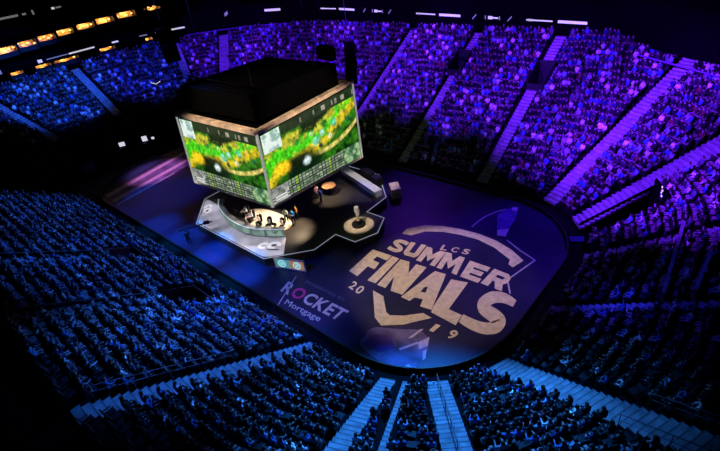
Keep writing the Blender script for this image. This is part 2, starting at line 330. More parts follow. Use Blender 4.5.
VEE = [(18.57,-6.71),(20.83,-9.19),(21.82,-9.6),(23.24,-8.52),(24.7,-6.65),(23.82,-6.57),(22.65,-7.72),(21.7,-8.3),(21.24,-8.18),(19.8,-6.79)]

# ------------------------------------------------------------------ the bowl: ring geometry
HX, HY, RC = 22.0, 4.5, 8.5            # straight half lengths of the rounded floor and its corner radius
TREAD, RISE, O0, Z0 = .86, .50, 1.5, .60
def arc(cx, cy, a0, a1, step=2.5):
    n = max(2, int(round(abs(a1 - a0) / step)) + 1)
    return [(cx, cy, math.cos(rad(a0 + (a1 - a0) * k / (n - 1))), math.sin(rad(a0 + (a1 - a0) * k / (n - 1)))) for k in range(n)]
def line(x0, y0, x1, y1, nx, ny, step=.5):
    n = int(round(math.hypot(x1 - x0, y1 - y0) / step)) + 1
    return [(x0 + (x1 - x0) * k / (n - 1), y0 + (y1 - y0) * k / (n - 1), nx, ny) for k in range(n)]
SIDES = {   # base nodes, first row, last row
    'north': (line(HX, HY, -HX, HY, 0, 1), 0, 22),
    'north_west': (arc(-HX, HY, 90, 180), 8, 22),
    'west': (line(-HX, HY, -HX, -HY, -1, 0) + arc(-HX, -HY, 180, 222)[1:], 10, 22),
    'south': (line(-26., -HY, HX, -HY, 0, -1), 0, 16),
    'south_east': (arc(HX, -HY, -90, 0), 0, 16),
    'east': (line(HX, -HY, HX, HY, 1, 0), 0, 18),
    'north_east': (arc(HX, HY, 0, 90), 0, 22),
}
def at(nd, o): return (nd[0] + nd[2] * (RC + o), nd[1] + nd[3] * (RC + o))
def row_o(k): return O0 + TREAD * k
def row_z(k): return Z0 + RISE * k
def z_at(o): return Z0 + RISE * max(0, math.floor((o - O0) / TREAD))

# stair aisles: base point, outward direction, width, first and last row
def rayd(cx, cy, deg): return (cx, cy, math.cos(rad(deg)), math.sin(rad(deg)))
AISLES = [
 # key, ray, width, k0, k1, label, section name used for the seats beside it
 ('nw', (-5.3, HY, 0, 1), 1.2, 0, 22, 'violet-lit stair climbing behind the right edge of the video cube'),
 ('n1', (6.1, HY, 0, 1), 1.3, 0, 22, 'violet stair behind the cube leading up to the first dark doorway'),
 ('n2', (17.6, HY, 0, 1), 1.3, 0, 22, 'violet stair leading up to the dark doorway nearest the upper right'),
 ('c', rayd(HX, HY, 68), 1.6, 0, 22, 'long violet stair rising from the far rounded corner to the top rim'),
 ('d', rayd(HX, HY, 42.5), 2.0, 0, 18, 'widest violet stair along the edge of the black floor tunnel'),
 ('e', rayd(HX, HY, 11), .9, 0, 18, 'the pinkish stair, narrow and violet, below the black floor tunnel'),
 ('f', (HX, -1.2, 1, 0), .8, 0, 18, 'the dim stair, deep blue, at the right above the dark sparse block'),
 ('a1', rayd(HX, -HY, -21.5), 1.7, 0, 16, 'the lower right stair, long and blue, running to the lower right corner'),
 ('a2', rayd(HX, -HY, -48), 1.5, 0, 16, 'the railed stair, blue with a centre handrail, at the bottom edge'),
 ('a25', rayd(HX, -HY, -60.5), .32, 0, 16, 'the narrow stair, a thin blue strip between the steep and the railed stair'),
 ('a3', rayd(HX, -HY, -67.5), 1.1, 0, 16, 'the steep stair, bright blue, left of the railed one below the rounded floor end'),
 ('a4', (19.3, -HY, 0, -1), 1.3, 0, 16, 'the slanting stair, bright blue, running down left below the sponsor lettering'),
 ('a5', (7.6, -HY, 0, -1), .8, 7, 16, 'faint blue stair above the red-brown sunken entrance below the desk'),
 ('a6', (-3., -HY, 0, -1), .8, 7, 16, 'faint blue stair above the red-brown sunken entrance at far left'),
 ('w1', (-HX, -.9, -1, 0), 1.3, 10, 22, 'blue stair in the middle of the far left end stand'),
 ('w2', rayd(-HX, -HY, 201.5), 1.3, 10, 22, 'blue stair at the left edge of the far left end stand'),
 ('w3', rayd(-HX, HY, 155), 1.4, 12, 22, 'violet stair beside the hanging loudspeaker in the far left corner'),
 ('w4', rayd(-HX, HY, 137), 1.8, 10, 22, 'violet stair in the far corner behind the cube top'),
]
def rel(ray, x, y):
    dx, dy = x - ray[0], y - ray[1]
    return dx * ray[2] + dy * ray[3] - RC, dx * -ray[3] + dy * ray[2]
# holes in the stands: ray, half width, offsets
HOLES = [('n1', (6.1, HY, 0, 1), 1.0, 14.4, 17.0), ('n2', (17.9, HY, 0, 1), 1.0, 13.6, 16.6),
         ('s1', (7.7, -HY, 0, -1), 1.7, 3.9, 6.6), ('s2', (-3., -HY, 0, -1), 1.5, 4.3, 6.9)]
TUN = (rayd(HX, HY, 33.8), -.5, 7.4)
def in_hole(x, y, pad=0.):
    for n, r, hw, a, b in HOLES:
        o, t = rel(r, x, y)
        if a - pad < o < b + pad and abs(t) < hw + pad: return True
    o, t = rel(TUN[0], x, y)
    if o < TUN[2] + pad and abs(t) < tun_hw(o) + pad and o > -2 : return True
    return False
def tun_hw(o): return .1 + .082 * (o + 8.5)
def in_aisle(x, y, k=None, pad=0.):
    for a in AISLES:
        o, t = rel(a[1], x, y)
        if o > -1 and abs(t) < a[2] / 2 + pad and (k is None or a[3] <= k <= a[4]): return True
    return False

def build_terraces():
    for side, (nodes, k0, k1) in SIDES.items():
        b = MB()
        for k in range(k0, k1 + 1):
            o, z = row_o(k), row_z(k); zb = z - RISE if k > k0 else 0.
            for i in range(len(nodes) - 1):
                A, B = nodes[i], nodes[i + 1]
                p, q, p2, q2 = at(A, o), at(B, o), at(A, o + TREAD), at(B, o + TREAD)
                cx, cy = (p[0] + q2[0]) / 2, (p[1] + q2[1]) / 2
                if in_hole(cx, cy): continue
                b.face([(*p, zb), (*q, zb), (*q, z), (*p, z)])
                b.face([(*p, z), (*q, z), (*q2, z), (*p2, z)])
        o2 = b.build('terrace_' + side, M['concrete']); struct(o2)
        # the concourse behind the last row
        b = MB(); o, z = row_o(k1 + 1), row_z(k1)
        for i in range(len(nodes) - 1):
            A, B = nodes[i], nodes[i + 1]
            D_ = 4.4 if side in ('west', 'north_west') else 9; p, q, p2, q2 = at(A, o), at(B, o), at(A, o + D_), at(B, o + D_)
            b.face([(*p, z), (*q, z), (*q2, z), (*p2, z)])
            b.face([(*p2, z), (*q2, z), (*q2, z + (6 if D_ > 5 else .25)), (*p2, z + (6 if D_ > 5 else .25))])
        struct(b.build('wall_' + side, M['matte']))
build_terraces()

def build_stair(a):
    key, ray, w, k0, k1, label = a
    n = Vector((ray[2], ray[3])); t = Vector((-n.y, n.x)); base = Vector((ray[0], ray[1]))
    hole = next((h for h in HOLES if h[0] == key), None)
    b = MB()
    def step(o, d, z, h):
        if hole and hole[3] - .3 < o < hole[4] + .2:      # the stair splits round the doorway
            for s in (-1, 1):
                one(o, d, z, h, s * (hole[2] + .45), .6)
        else: one(o, d, z, h, 0, w)
    def one(o, d, z, h, off, ww):
        P = [base + n * (RC + o - .03) + t * (off - ww / 2), base + n * (RC + o - .03) + t * (off + ww / 2), base + n * (RC + o + d) + t * (off + ww / 2), base + n * (RC + o + d) + t * (off - ww / 2)]
        b.hexa([(p.x, p.y, z - h) for p in P] + [(p.x, p.y, z) for p in P])
        P2 = [P[0], P[1], P[1] + n * .07, P[0] + n * .07]
        b.hexa([(p.x, p.y, z - .02) for p in P2] + [(p.x, p.y, z + .006) for p in P2], 1)
    for k in range(k0, k1 + 1):
        step(row_o(k), TREAD / 2, row_z(k) + .012, .27)
        step(row_o(k) + TREAD / 2, TREAD / 2, row_z(k) + RISE / 2, .24)
    o = b.build('aisle_stair', [M['stair'], M['nosing']]); tag(o, label, 'stair')
    return o
for a in AISLES: build_stair(a)

def rail_run(ray, off, o1, o2, label, h=.95, group=None, m='rail'):
    """a handrail with posts following the rake"""
    n = Vector((ray[2], ray[3])); t = Vector((-n.y, n.x)); base = Vector((ray[0], ray[1]))
    def P(o, z): q = base + n * (RC + o) + t * off; return (q.x, q.y, z)
    zf = lambda o: Z0 + RISE * (o - O0) / TREAD
    b = MB(); b.tube([P(o1, zf(o1) + h), P(o2, zf(o2) + h)], .025, 6)
    b.tube([P(o1, zf(o1) + h * .55), P(o2, zf(o2) + h * .55)], .018, 6)
    r = b.build('handrail', M[m]); tag(r, label, 'handrail', group)
    nn = max(2, int((o2 - o1) / 1.7) + 1)
    for k in range(nn):
        o = o1 + (o2 - o1) * k / (nn - 1)
        p = MB(); p.tube([P(o, z_at(o)), P(o, zf(o) + h)], .022, 6); p.build('post', M[m], r)
    return r
AR = {a[0]: a[1] for a in AISLES}
rail_run(AR['a2'], 0, 1.6, 14.5, 'thin dark handrail down the middle of the railed blue stair')
rail_run(AR['a1'], 1.05, 10.6, 15, 'grey rail on the upper side of the long lower right blue stair')
rail_run(AR['a1'], -1.05, 10.6, 15, 'grey rail on the lower side of the long lower right blue stair')
rail_run(AR['a4'], -.8, 7.5, 15, 'thin rail along the left side of the slanting blue stair')
rail_run(AR['a5'], .5, 7.2, 15.5, 'thin grey rail along the faint stair above the nearer sunken entrance')
rail_run(AR['a6'], .5, 7.2, 15.5, 'thin grey rail along the faint stair above the farther sunken entrance')

# doorways in the far stand
def vomitory(h, label, m_in, par_h, m_par):
    key, ray, hw, o1, o2 = h
    n = Vector((ray[2], ray[3])); t = Vector((-n.y, n.x)); base = Vector((ray[0], ray[1]))
    W = lambda o, s: base + n * (RC + o) + t * s
    c = W(o1, 0)
    root = empty('sunken_entrance', (c.x, c.y, z_at(o1)), label, 'entrance')
    def loc(p, z): return (p.x - c.x, p.y - c.y, z - root.location.z)
    zlo, zhi = z_at(o1) - 1.4, z_at(o2)
    for s in (-1, 1):
        b = MB(); A, B = W(o1 - .1, s * hw), W(o2 + .1, s * hw); d = t * (.09 * s)
        b.hexa([loc(A, zlo), loc(A + d, zlo), loc(B + d, zlo), loc(B, zlo), loc(A, z_at(o1) + par_h), loc(A + d, z_at(o1) + par_h), loc(B + d, zhi + par_h), loc(B, zhi + par_h)])
        b.build('side_wall', m_par, root)
    b = MB(); A, B = W(o2 + .1, -hw), W(o2 + .1, hw); d = n * .1
    b.hexa([loc(A, zlo), loc(B, zlo), loc(B + d, zlo), loc(A + d, zlo), loc(A, zhi + par_h), loc(B, zhi + par_h), loc(B + d, zhi + par_h), loc(A + d, zhi + par_h)])
    b.build('back_wall', m_par, root)
    b = MB(); A, B, C, D = W(o1 - .05, -hw), W(o1 - .05, hw), W(o2 + .05, hw), W(o2 + .05, -hw)
    b.face([loc(A, zlo), loc(B, zlo), loc(C, zlo), loc(D, zlo)])
    b.build('passage_floor', m_in, root)
    b = MB(); A, B = W(o1 - .1, -hw), W(o1 - .1, hw); d = n * -.08
    zf = z_at(o1) + .55
    b.hexa([loc(A, zlo), loc(B, zlo), loc(B + d, zlo), loc(A + d, zlo), loc(A, zf), loc(B, zf), loc(B + d, zf), loc(A + d, zf)])
    b.build('front_wall', m_par, root)
    return root
vomitory(HOLES[0], 'dark doorway cut into the violet stand, nearer the cube', M['matte'], .95, M['black'])
vomitory(HOLES[1], 'dark doorway cut into the violet stand, upper right one', M['matte'], .95, M['black'])
vomitory(HOLES[2], 'red-brown sunken entrance in the near stand below the front desk', M['matte'], .35, M['redbrown'])
vomitory(HOLES[3], 'red-brown sunken entrance in the near stand, farther left', M['matte'], .35, M['redbrown'])

# the floor tunnel between the two violet stairs
ray, _, o2 = TUN
n = Vector((ray[2], ray[3])); t = Vector((-n.y, n.x)); base = Vector((ray[0], ray[1]))
W = lambda o, s: base + n * (RC + o) + t * s
root = empty('floor_tunnel', (*W(0, 0), 0), 'black wedge-shaped tunnel mouth opening onto the floor at the right', 'tunnel')
lc = lambda p, z: (p.x - root.location.x, p.y - root.location.y, z)
for s in (-1, 1):
    b = MB(); A, B = W(1.5, s * tun_hw(1.5)), W(o2, s * tun_hw(o2)); d = t * .12 * s
    zb = Z0 + RISE * 7
    b.hexa([lc(A, 0), lc(A + d, 0), lc(B + d, 0), lc(B, 0), lc(A, Z0 + .2), lc(A + d, Z0 + .2), lc(B + d, zb + .2), lc(B, zb + .2)])
    b.build('side_wall', M['matte'], root)
b = MB(); A, B = W(o2, -tun_hw(o2)), W(o2, tun_hw(o2)); d = n * .15
b.hexa([lc(A, 0), lc(B, 0), lc(B + d, 0), lc(A + d, 0), lc(A, zb + 1), lc(B, zb + 1), lc(B + d, zb + 1), lc(A + d, zb + 1)])
b.build('back_wall', M['matte'], root)
b = MB(); s0, s1 = -tun_hw(0) - .3, -tun_hw(0) + .9
b.flat([tuple(W(.4, -tun_hw(.4)) - W(0, 0)), tuple(W(6.5, -tun_hw(6.5)) - W(0, 0)), tuple(W(6.5, -tun_hw(6.5) + .9) - W(0, 0)), tuple(W(.4, -tun_hw(.4) + .8) - W(0, 0))], .03)
b.build('carpet', M['blue_cloth'], root)
sg = empty('lit_sign', (35.4, 13.1, 4.1), 'small whitish sign board at the top of the black tunnel wedge', 'sign', rz=rad(-52))
b = MB(); b.box((0, 0, .55), (.5, .08, 1.5)); b.build('panel', M['black'], sg)
for k, (x, z, w) in enumerate([(-.12, 1.0, .16), (.05, .75, .2), (-.05, .5, .15), (.1, .25, .2)]):
    b = MB(); b.box((x, -.05, z), (w, .02, .16)); b.build('lit_mark', M['white_lamp'], sg)

# parapets lit from above in the end stand
def parapet(p, q, z, label):
    b = MB(); b.bar((p[0], p[1], z), (q[0], q[1], z), .22, .9); o = b.build('parapet', M['stair']); tag(o, label, 'parapet')
parapet((37.9, 8.2), (38.7, -.9), 4.9, 'longer thin parapet linking the pinkish stair to the deep-blue stair')
parapet((40.2, 3.6), (40.2, -.9), 5.9, 'shorter thin parapet at the right edge, right of the longer one')

# ------------------------------------------------------------------ the rounded floor and its barrier
def outline(o=0., step=4.):
    pts = []
    for cx, cy, a0 in ((HX, -HY, -90), (HX, HY, 0), (-HX, HY, 90), (-HX, -HY, 180)):
        pts += [(cx + (RC + o) * math.cos(rad(a0 + 90 * k / 22)), cy + (RC + o) * math.sin(rad(a0 + 90 * k / 22))) for k in range(23)]
    return pts
b = MB(); R = outline(0); b.prism(R, -.1, 0.)
m, nt, bs = new_mat('printed_floor_cover')
tc = nt.nodes.new('ShaderNodeTexCoord'); n1 = nt.nodes.new('ShaderNodeTexNoise'); n1.inputs['Scale'].default_value = .16; n1.inputs['Detail'].default_value = 6
cr = nt.nodes.new('ShaderNodeValToRGB'); cr.color_ramp.elements[0].position = .35; cr.color_ramp.elements[0].color = (.010, .010, .050, 1)
cr.color_ramp.elements[1].position = .7; cr.color_ramp.elements[1].color = (.030, .017, .105, 1)
nt.links.new(tc.outputs['Object'], n1.inputs['Vector']); nt.links.new(n1.outputs['Fac'], cr.inputs['Fac']); nt.links.new(cr.outputs['Color'], bs.inputs['Base Color'])
bs.inputs['Roughness'].default_value = .42; bs.inputs['Specular IOR Level'].default_value = .22
struct(b.build('floor', m))
b = MB(); b.box((0, 0, -.2), (140, 110, .1)); struct(b.build('ground', M['concrete']))
b = MB(); R0, R1 = outline(.02), outline(.14)
for k in range(len(R0)):
    k2 = (k + 1) % len(R0)
    if R0[k][0] < -29.9 and R0[k2][0] < -29.9: continue
    b.hexa([(*R0[k], -.1), (*R1[k], -.1), (*R1[k2], -.1), (*R0[k2], -.1), (*R0[k], .38), (*R1[k], .38), (*R1[k2], .38), (*R0[k2], .38)])
br = b.build('floor_barrier', M['black']); tag(br, 'low black barrier running round the edge of the printed floor', 'barrier')
gt = empty('barrier_gate', (28.0, -13.0, -.1), 'small metal gate frame at the floor end, above the railed stair', 'gate', rz=rad(42))
for s in (-1, 1):
    q = MB(); q.bar((s * .95, 0, 0), (s * .95, 0, 1.15), .07); q.build('post', M['rail'], gt)
for z in (.55, 1.1):
    q = MB(); q.bar((-.95, 0, z), (.95, 0, z), .06); q.build('bar', M['rail'], gt)

# ------------------------------------------------------------------ prints on the floor
lg = empty('floor_logo', (0, 0, 0), 'cream shield emblem with SUMMER FINALS lettering printed on the floor', 'emblem')
def polys(name, L, z, m, parent=lg):
    b = MB()
    for p in L: b.flat(p, z)
    return b.build(name, m, parent)
b = MB()
for i in range(len(ARC[0]) - 1): b.flat([ARC[0][i], ARC[0][i + 1], ARC[1][i + 1], ARC[1][i]], .02)
b.build('shield_arc', M['cream'], lg)
polys('shield_point', [[VEE[i], VEE[i + 1], VEE[8 - i], VEE[9 - i]] for i in range(4)], .02, M['cream'])
for ch in 'FINALS': polys('letter', FINALS[ch], .024, M['cream'])
for ch in 'SUMmER': polys('letter', SUMMER[ch], .024, M['cream'])
for ch, x, y in (('L', 20.25, 1.38), ('C', 21.25, 1.62), ('S', 22.3, 1.9)): text_on_floor(ch, (x, y), (x + .62, y + .14), (x + .52, y + .98), (x - .12, y + .84), .024, M['cream'], 'small_letter', lg, .03)
text_on_floor('2', (16.40, -7.62), (17.0, -7.70), (16.88, -6.72), (16.25, -6.66), .024, M['cream'], 'numeral', lg, .02)
text_on_floor('0', (17.25, -7.76), (17.9, -7.82), (17.82, -6.80), (17.15, -6.76), .024, M['cream'], 'numeral', lg, .02)
text_on_floor('1', (25.30, -7.90), (25.65, -7.86), (25.75, -6.95), (25.35, -7.0), .024, M['cream'], 'numeral', lg, .03)
text_on_floor('9', (26.75, -7.78), (27.35, -7.70), (27.32, -6.70), (26.70, -6.78), .024, M['cream'], 'numeral', lg, .03)
for P_ in ([(20.93, 6.29), (20.95, 7.4), (21.15, 8.7), (21.68, 10.02), (22.3, 11.0)], [(24.9, 6.0), (26.54, 5.17), (28.33, 4.48), (27.53, .78), (28.5, -.7)]):
    ol = MB(); ol.strip(P_, .13, .016); ol.build('thin_outline', M['line'], lg)
gm = empty('floor_gem_print', (0, 0, 0), 'lavender faceted gem print below the point of the shield', 'print')
polys('facet', [[(21.28, -10.45), (21.66, -9.93), (23.21, -9.13), (24.7, -8.2), (25.8, -8.58), (26.32, -9.62), (26.5, -10.39), (26.49, -11.6), (25.97, -12.07), (24.9, -12.5), (23.2, -12.45), (21.57, -12.1)]], .012, M['lav'], gm)
polys('facet', [[(25.29, -9.41), (25.69, -8.42), (26.06, -9.23), (25.74, -9.92)]], .018, M['lav_light'], gm)
polys('facet', [[(26.08, -9.9), (26.21, -9.59), (26.62, -10.31), (26.55, -10.58)]], .018, M['lav_light'], gm)
polys('facet', [[(24.4, -9.5), (24.67, -8.13), (24.86, -8.0), (24.64, -9.26)]], .018, M['lav_light'], gm)
polys('facet', [[(24.42, -10.72), (25.23, -9.33), (25.35, -9.49), (24.65, -10.79)]], .018, M['lav_light'], gm)
polys('facet', [[(25.75, -12.01), (25.89, -11.48), (26.59, -11.63), (26.3, -12.05)]], .018, M['lav_light'], gm)
polys('facet', [[(22.0, -10.6), (23.2, -10.0), (24.2, -10.9), (23.4, -11.9), (21.9, -11.9)]], .015, M['violet'], gm)
g2 = empty('floor_gem_print', (0, 0, 0), 'violet gem print with two pale tips near the far rounded end', 'print')
polys('facet', [[(22.02, 9.67), (22.69, 11.83), (23.27, 11.9), (23.92, 9.8), (24.23, 7.4), (23.25, 7.07)]], .012, M['violet'], g2)
polys('facet', [[(23.3, 7.1), (24.2, 7.86), (24.49, 6.48), (23.74, 6.25)]], .018, M['lav_light'], g2)
polys('facet', [[(22.69, 11.57), (23.18, 11.95), (23.37, 11.2), (22.94, 11.05)]], .018, M['lav_light'], g2)
sp = empty('floor_sponsor_print', (0, 0, 0), 'pale sponsor wordmark with a magenta letter O, near the front edge', 'lettering')
X0, X1, YT0, YT1, YB0, YB1 = 11.05, 18.55, -10.12, -9.83, -11.47, -11.22
def rq(u, v): return (X0 + (X1 - X0) * u + .35 * (1 - v) * (1 - u), (YB0 + (YB1 - YB0) * u) * (1 - v) + (YT0 + (YT1 - YT0) * u) * v)
for ch, a, c in (('R', 0, .15), ('O', .17, .36), ('C', .38, .54), ('K', .565, .72), ('E', .74, .85), ('T', .86, 1.)):
    text_on_floor(ch, rq(a, 0), rq(c, 0), rq(c, 1), rq(a, 1), .02, M['magenta'] if ch == 'O' else M['pale_print'], 'letter', sp, .03)
text_on_floor('Mortgage', (13.1, -12.62), (17.25, -12.38), (17.1, -11.62), (12.85, -11.83), .02, M['pale_print'], 'small_word', sp, .0)
text_on_floor('PRESENTED BY', (12.57, -9.36), (17.4, -9.22), (17.31, -8.88), (12.45, -9.05), .02, M['dim_print'], 'small_word', sp, .015)
b = MB(); b.strip([(11.12, -9.21), (12.71, -12.87)], .10, .02); b.build('divider', M['line'], sp)
bp = empty('floor_band_print', (0, 0, 0), 'pinkish lavender streaked band printed across the far left floor end', 'print')
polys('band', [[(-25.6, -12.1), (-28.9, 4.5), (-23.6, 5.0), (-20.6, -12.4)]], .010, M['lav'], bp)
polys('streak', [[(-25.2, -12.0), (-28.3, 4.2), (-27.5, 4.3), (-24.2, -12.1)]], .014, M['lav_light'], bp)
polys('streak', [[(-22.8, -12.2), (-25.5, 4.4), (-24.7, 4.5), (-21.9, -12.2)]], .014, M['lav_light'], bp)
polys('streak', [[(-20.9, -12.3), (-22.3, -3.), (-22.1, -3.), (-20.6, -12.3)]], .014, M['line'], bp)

# ------------------------------------------------------------------ the stage
DZ = 1.0
HEX = [(-4.8, -9.86), (7.4, -9.86), (10.7, -6.1), (10.7, -3.05), (13.3, -2.98), (14.25, -.6), (13.1, 1.9), (10.7, 1.9), (10.6, 5.4), (6.4, 9.26), (-5.8, 9.26), (-9.1, 5.5), (-9.0, -6.0)]
stg = empty('stage', (0, 0, 0), 'black hexagonal stage platform outlined by a thin pale light line, under the video cube', 'stage')
b = MB(); b.prism(HEX, 0.0, DZ); b.build('deck', M['deck'], stg)
b = MB()
L, Rr = offset_line(HEX + [HEX[0]], .05)
for k in range(len(HEX)):
    a, c, d, e = L[k], L[k + 1], Rr[k + 1], Rr[k]
    b.prism([e, d, c, a], DZ, DZ + .03)
b.build('edge_light', M['led_edge'], stg)
CURVE = [(-5.3, -6.1), (-4.3, -6.85), (-2.79, -7.5), (-.58, -8.05), (1.49, -8.22), (3.23, -8.0), (4.82, -7.34), (6.61, -6.27)]
def rot180(p): return (1.5 - p[0], -.6 - p[1])
def smooth(P, n=4):
    out = []; Q = [P[0]] + list(P) + [P[-1]]
    for i in range(1, len(Q) - 2):
        for k in range(n):
            t = k / n; r = []
            for c in (0, 1):
                a, b_, d, e = Q[i - 1][c], Q[i][c], Q[i + 1][c], Q[i + 2][c]
                r.append(.5 * (2 * b_ + (d - a) * t + (2 * a - 5 * b_ + 4 * d - e) * t * t + (3 * b_ - a - 3 * d + e) * t ** 3))
            out.append(tuple(r))
    return out + [P[-1]]
CV = smooth(CURVE)
def loops(b, pts_fn, z):
    pass
def team_side(flip, labels):
    T = rot180 if flip else (lambda p: p)
    outer = [(-8.9, -5.9), (-4.75, -9.7), (7.3, -9.7), (8.6, -8.3)]
    # pale apron between the stage edge and the desk, rising gently to the desk foot
    def on(u):   # outer polyline by length fraction
        seg = [math.dist(outer[i], outer[i + 1]) for i in range(3)]; d = u * sum(seg)
        for i in range(3):
            if d <= seg[i] or i == 2:
                f = min(1, d / seg[i]); return tuple(outer[i][c] + (outer[i + 1][c] - outer[i][c]) * f for c in (0, 1))
            d -= seg[i]
    n = len(CV); b = MB()
    for k in range(n - 1):
        a, c = on(k / (n - 1)), on((k + 1) / (n - 1)); d, e = CV[k + 1], CV[k]
        q = [(*T(a), DZ + .04), (*T(c), DZ + .04), (*T(d), DZ + .10), (*T(e), DZ + .10)]
        q0 = [(p[0], p[1], DZ + .0) for p in q]
        b.hexa(q0 + q)
    ap = b.build('sloped_apron', M['apron']); tag(ap, labels[0], 'panel')
    # team emblems on the apron: a ring with a hooked tail beside a round knob
    for (cx, cy, s, a0) in ((-6.25, -7.35, .72, -.74), (6.3, -8.15, .85, .62)):
        em = []
        cc, ss = math.cos(a0), math.sin(a0)
        zz = DZ + .13
        def E(x, y): p = T((cx + (x * cc - y * ss) * s, cy + (x * ss + y * cc) * s)); return p
        e = MB()
        e.strip([E(.62 * math.cos(t) + .55, .52 * math.sin(t)) for t in [k * PI / 10 - .3 for k in range(18)]], .38, zz)
        e.strip([E(.55 * math.cos(t) - .75, .45 * math.sin(t)) for t in [k * PI / 10 + .8 for k in range(15)]], .36, zz)
        o = e.build('white_mark', M['logo_white'], ap)
        e = MB(); e.flat([E(.30 * math.cos(k * PI / 6) + .50, .22 * math.sin(k * PI / 6)) for k in range(12)], zz + .004); e.build('dark_mark', M['logo_dark'], ap)
        e = MB(); e.flat([E(-.15, -.85), E(1.3, -.95), E(1.3, -.78), E(-.15, -.65)], zz + .004); e.build('dark_mark', M['logo_dark'], ap)
    # the curved desk
    dk = empty('player_desk', (*T((.7, -7.4)), DZ), labels[1], 'desk')
    lc = lambda p, z: (T(p)[0] - dk.location.x, T(p)[1] - dk.location.y, z)
    L, R_ = offset_line(CV, .6); I = L if L[len(L) // 2][1] > CV[len(CV) // 2][1] else R_
    b = MB()
    for k in range(n - 1):
        q = [CV[k], CV[k + 1], I[k + 1], I[k]]
        b.hexa([lc(p, 1.02) for p in q] + [lc(p, 1.06) for p in q])
    b.build('worktop', M['desk'], dk)
    b = MB(); b.tube([lc(p, 1.09) for p in CV], .05, 6); b.build('rim_light', M['desk_rim'], dk)
    i2, _ = offset_line(CV, .08); J = i2 if abs(i2[n // 2][1]) < abs(CV[n // 2][1]) else _
    b = MB()
    for k in range(n - 1):
        q = [CV[k], CV[k + 1], J[k + 1], J[k]]
        b.hexa([lc(p, .06) for p in q] + [lc(p, 1.01) for p in q])
    b.build('front_board', M['desk'], dk)
    # six lit name displays on the front board
    out, o_ = offset_line(CV, .03); K = out if abs(out[n // 2][1]) > abs(CV[n // 2][1]) else o_
    per = 4; start = 4
    for s in range(6):
        b = MB()
        for k in range(start + s * per, min(start + s * per + per, n - 1)):
            f0 = .06 if k == start + s * per else 0.; f1 = .94 if k == start + s * per + per - 1 else 1.
            A = [K[k][c] + (K[k + 1][c] - K[k][c]) * f0 * 4 for c in (0, 1)]; B = [K[k][c] + (K[k + 1][c] - K[k][c]) * (1 - (1 - f1) * 4) for c in (0, 1)]
            b.face([lc(A, .28), lc(B, .28), lc(B, .98), lc(A, .98)])
        if b.f: b.build('name_display', M['namedisp'], dk)
    return dk, I
m, nt, bs = new_mat('name_display_screen')
tc = nt.nodes.new('ShaderNodeTexCoord'); vz = nt.nodes.new('ShaderNodeTexVoronoi'); vz.inputs['Scale'].default_value = 1.6
cr = nt.nodes.new('ShaderNodeValToRGB'); cr.color_ramp.elements[0].color = (.10, .17, .17, 1); cr.color_ramp.elements[1].color = (.42, .66, .52, 1)
nt.links.new(tc.outputs['Object'], vz.inputs['Vector']); nt.links.new(vz.outputs['Color'], cr.inputs['Fac']); nt.links.new(cr.outputs['Color'], bs.inputs['Emission Color'])
bs.inputs['Emission Strength'].default_value = .55; bs.inputs['Base Color'].default_value = (.02, .03, .03, 1); M['namedisp'] = m
d1, I1 = team_side(False, ('pale lavender-white sloped apron with swirl emblems along the front stage edge', 'curved player desk with a lit display front, below the near cube corner'))

# far counter: a straight pale counter with black cases behind it, right of the cube
fc = empty('far_counter', (6.3, 6.5, DZ), 'long straight pale counter on the far right side of the stage, beside the cube', 'counter')
A_, B_ = Vector((-4.0, 1.35, 0)), Vector((3.6, -1.0, 0)); dn = Vector((-.295, -.955, 0))
q = MB(); q.hexa([A_, B_, B_ + dn * .75, A_ + dn * .75] + [p + Vector((0, 0, .7)) for p in (A_, B_, B_ + dn * .75, A_ + dn * .75)]); q.build('body', M['apron'], fc)
q = MB(); q.hexa([p + Vector((0, 0, .7)) for p in (A_ - dn * .1, B_ - dn * .1, B_ + dn * .9, A_ + dn * .9)] + [p + Vector((0, 0, .76)) for p in (A_ - dn * .1, B_ - dn * .1, B_ + dn * .9, A_ + dn * .9)]); q.build('worktop', M['white'], fc)
for (x, y, w_, lab) in ((5.6, 8.1, 1.9, 'larger black equipment case behind the pale far counter'), (7.7, 7.35, 1.3, 'smaller black equipment case behind the pale far counter, nearer the stage corner')):
    q = MB(); q.box((0, 0, .45), (w_, 1.0, .9)); q.box((0, 0, .93), (w_ * .96, .96, .06)); o = q.build('equipment_case', M['black'], None, (x, y, DZ)); o.rotation_euler = (0, 0, -.3); tag(o, lab, 'case')


# ---- people on the stage
def person(name, J, Bn, region, loc, rz, shirt, label, hz, hy, group=None, trousers=None, long=False, haircol=True):
    me = skin_mesh('body', J, Bn, 1, region, BODYM)
    o = link('person', me, None, loc); o.rotation_euler = (0, 0, rz); o.color = (*shirt, 1)
    tag(o, label, 'person', group)
    if haircol: link('hair', hair_mesh(hz, hy, long), o)
    return o
def chair(loc, rz, label):
    r = empty('desk_chair', loc, label, 'chair', None, rz)
    b = MB(); b.box((0, .05, .46), (.5, .5, .09)); b.build('seat', M['seat'], r)
    b = MB(); b.hexa([(-.25, -.24, .5), (.25, -.24, .5), (.25, -.16, .5), (-.25, -.16, .5), (-.2, -.34, 1.22), (.2, -.34, 1.22), (.2, -.27, 1.22), (-.2, -.27, 1.22)]); b.build('backrest', M['seat'], r)
    b = MB(); b.tube([(0, 0, .08), (0, 0, .42)], .035, 8)
    for k in range(5): b.bar((0, 0, .08), (.3 * math.cos(k * 1.257), .3 * math.sin(k * 1.257), .04), .04)
    b.build('base', M['black'], r)
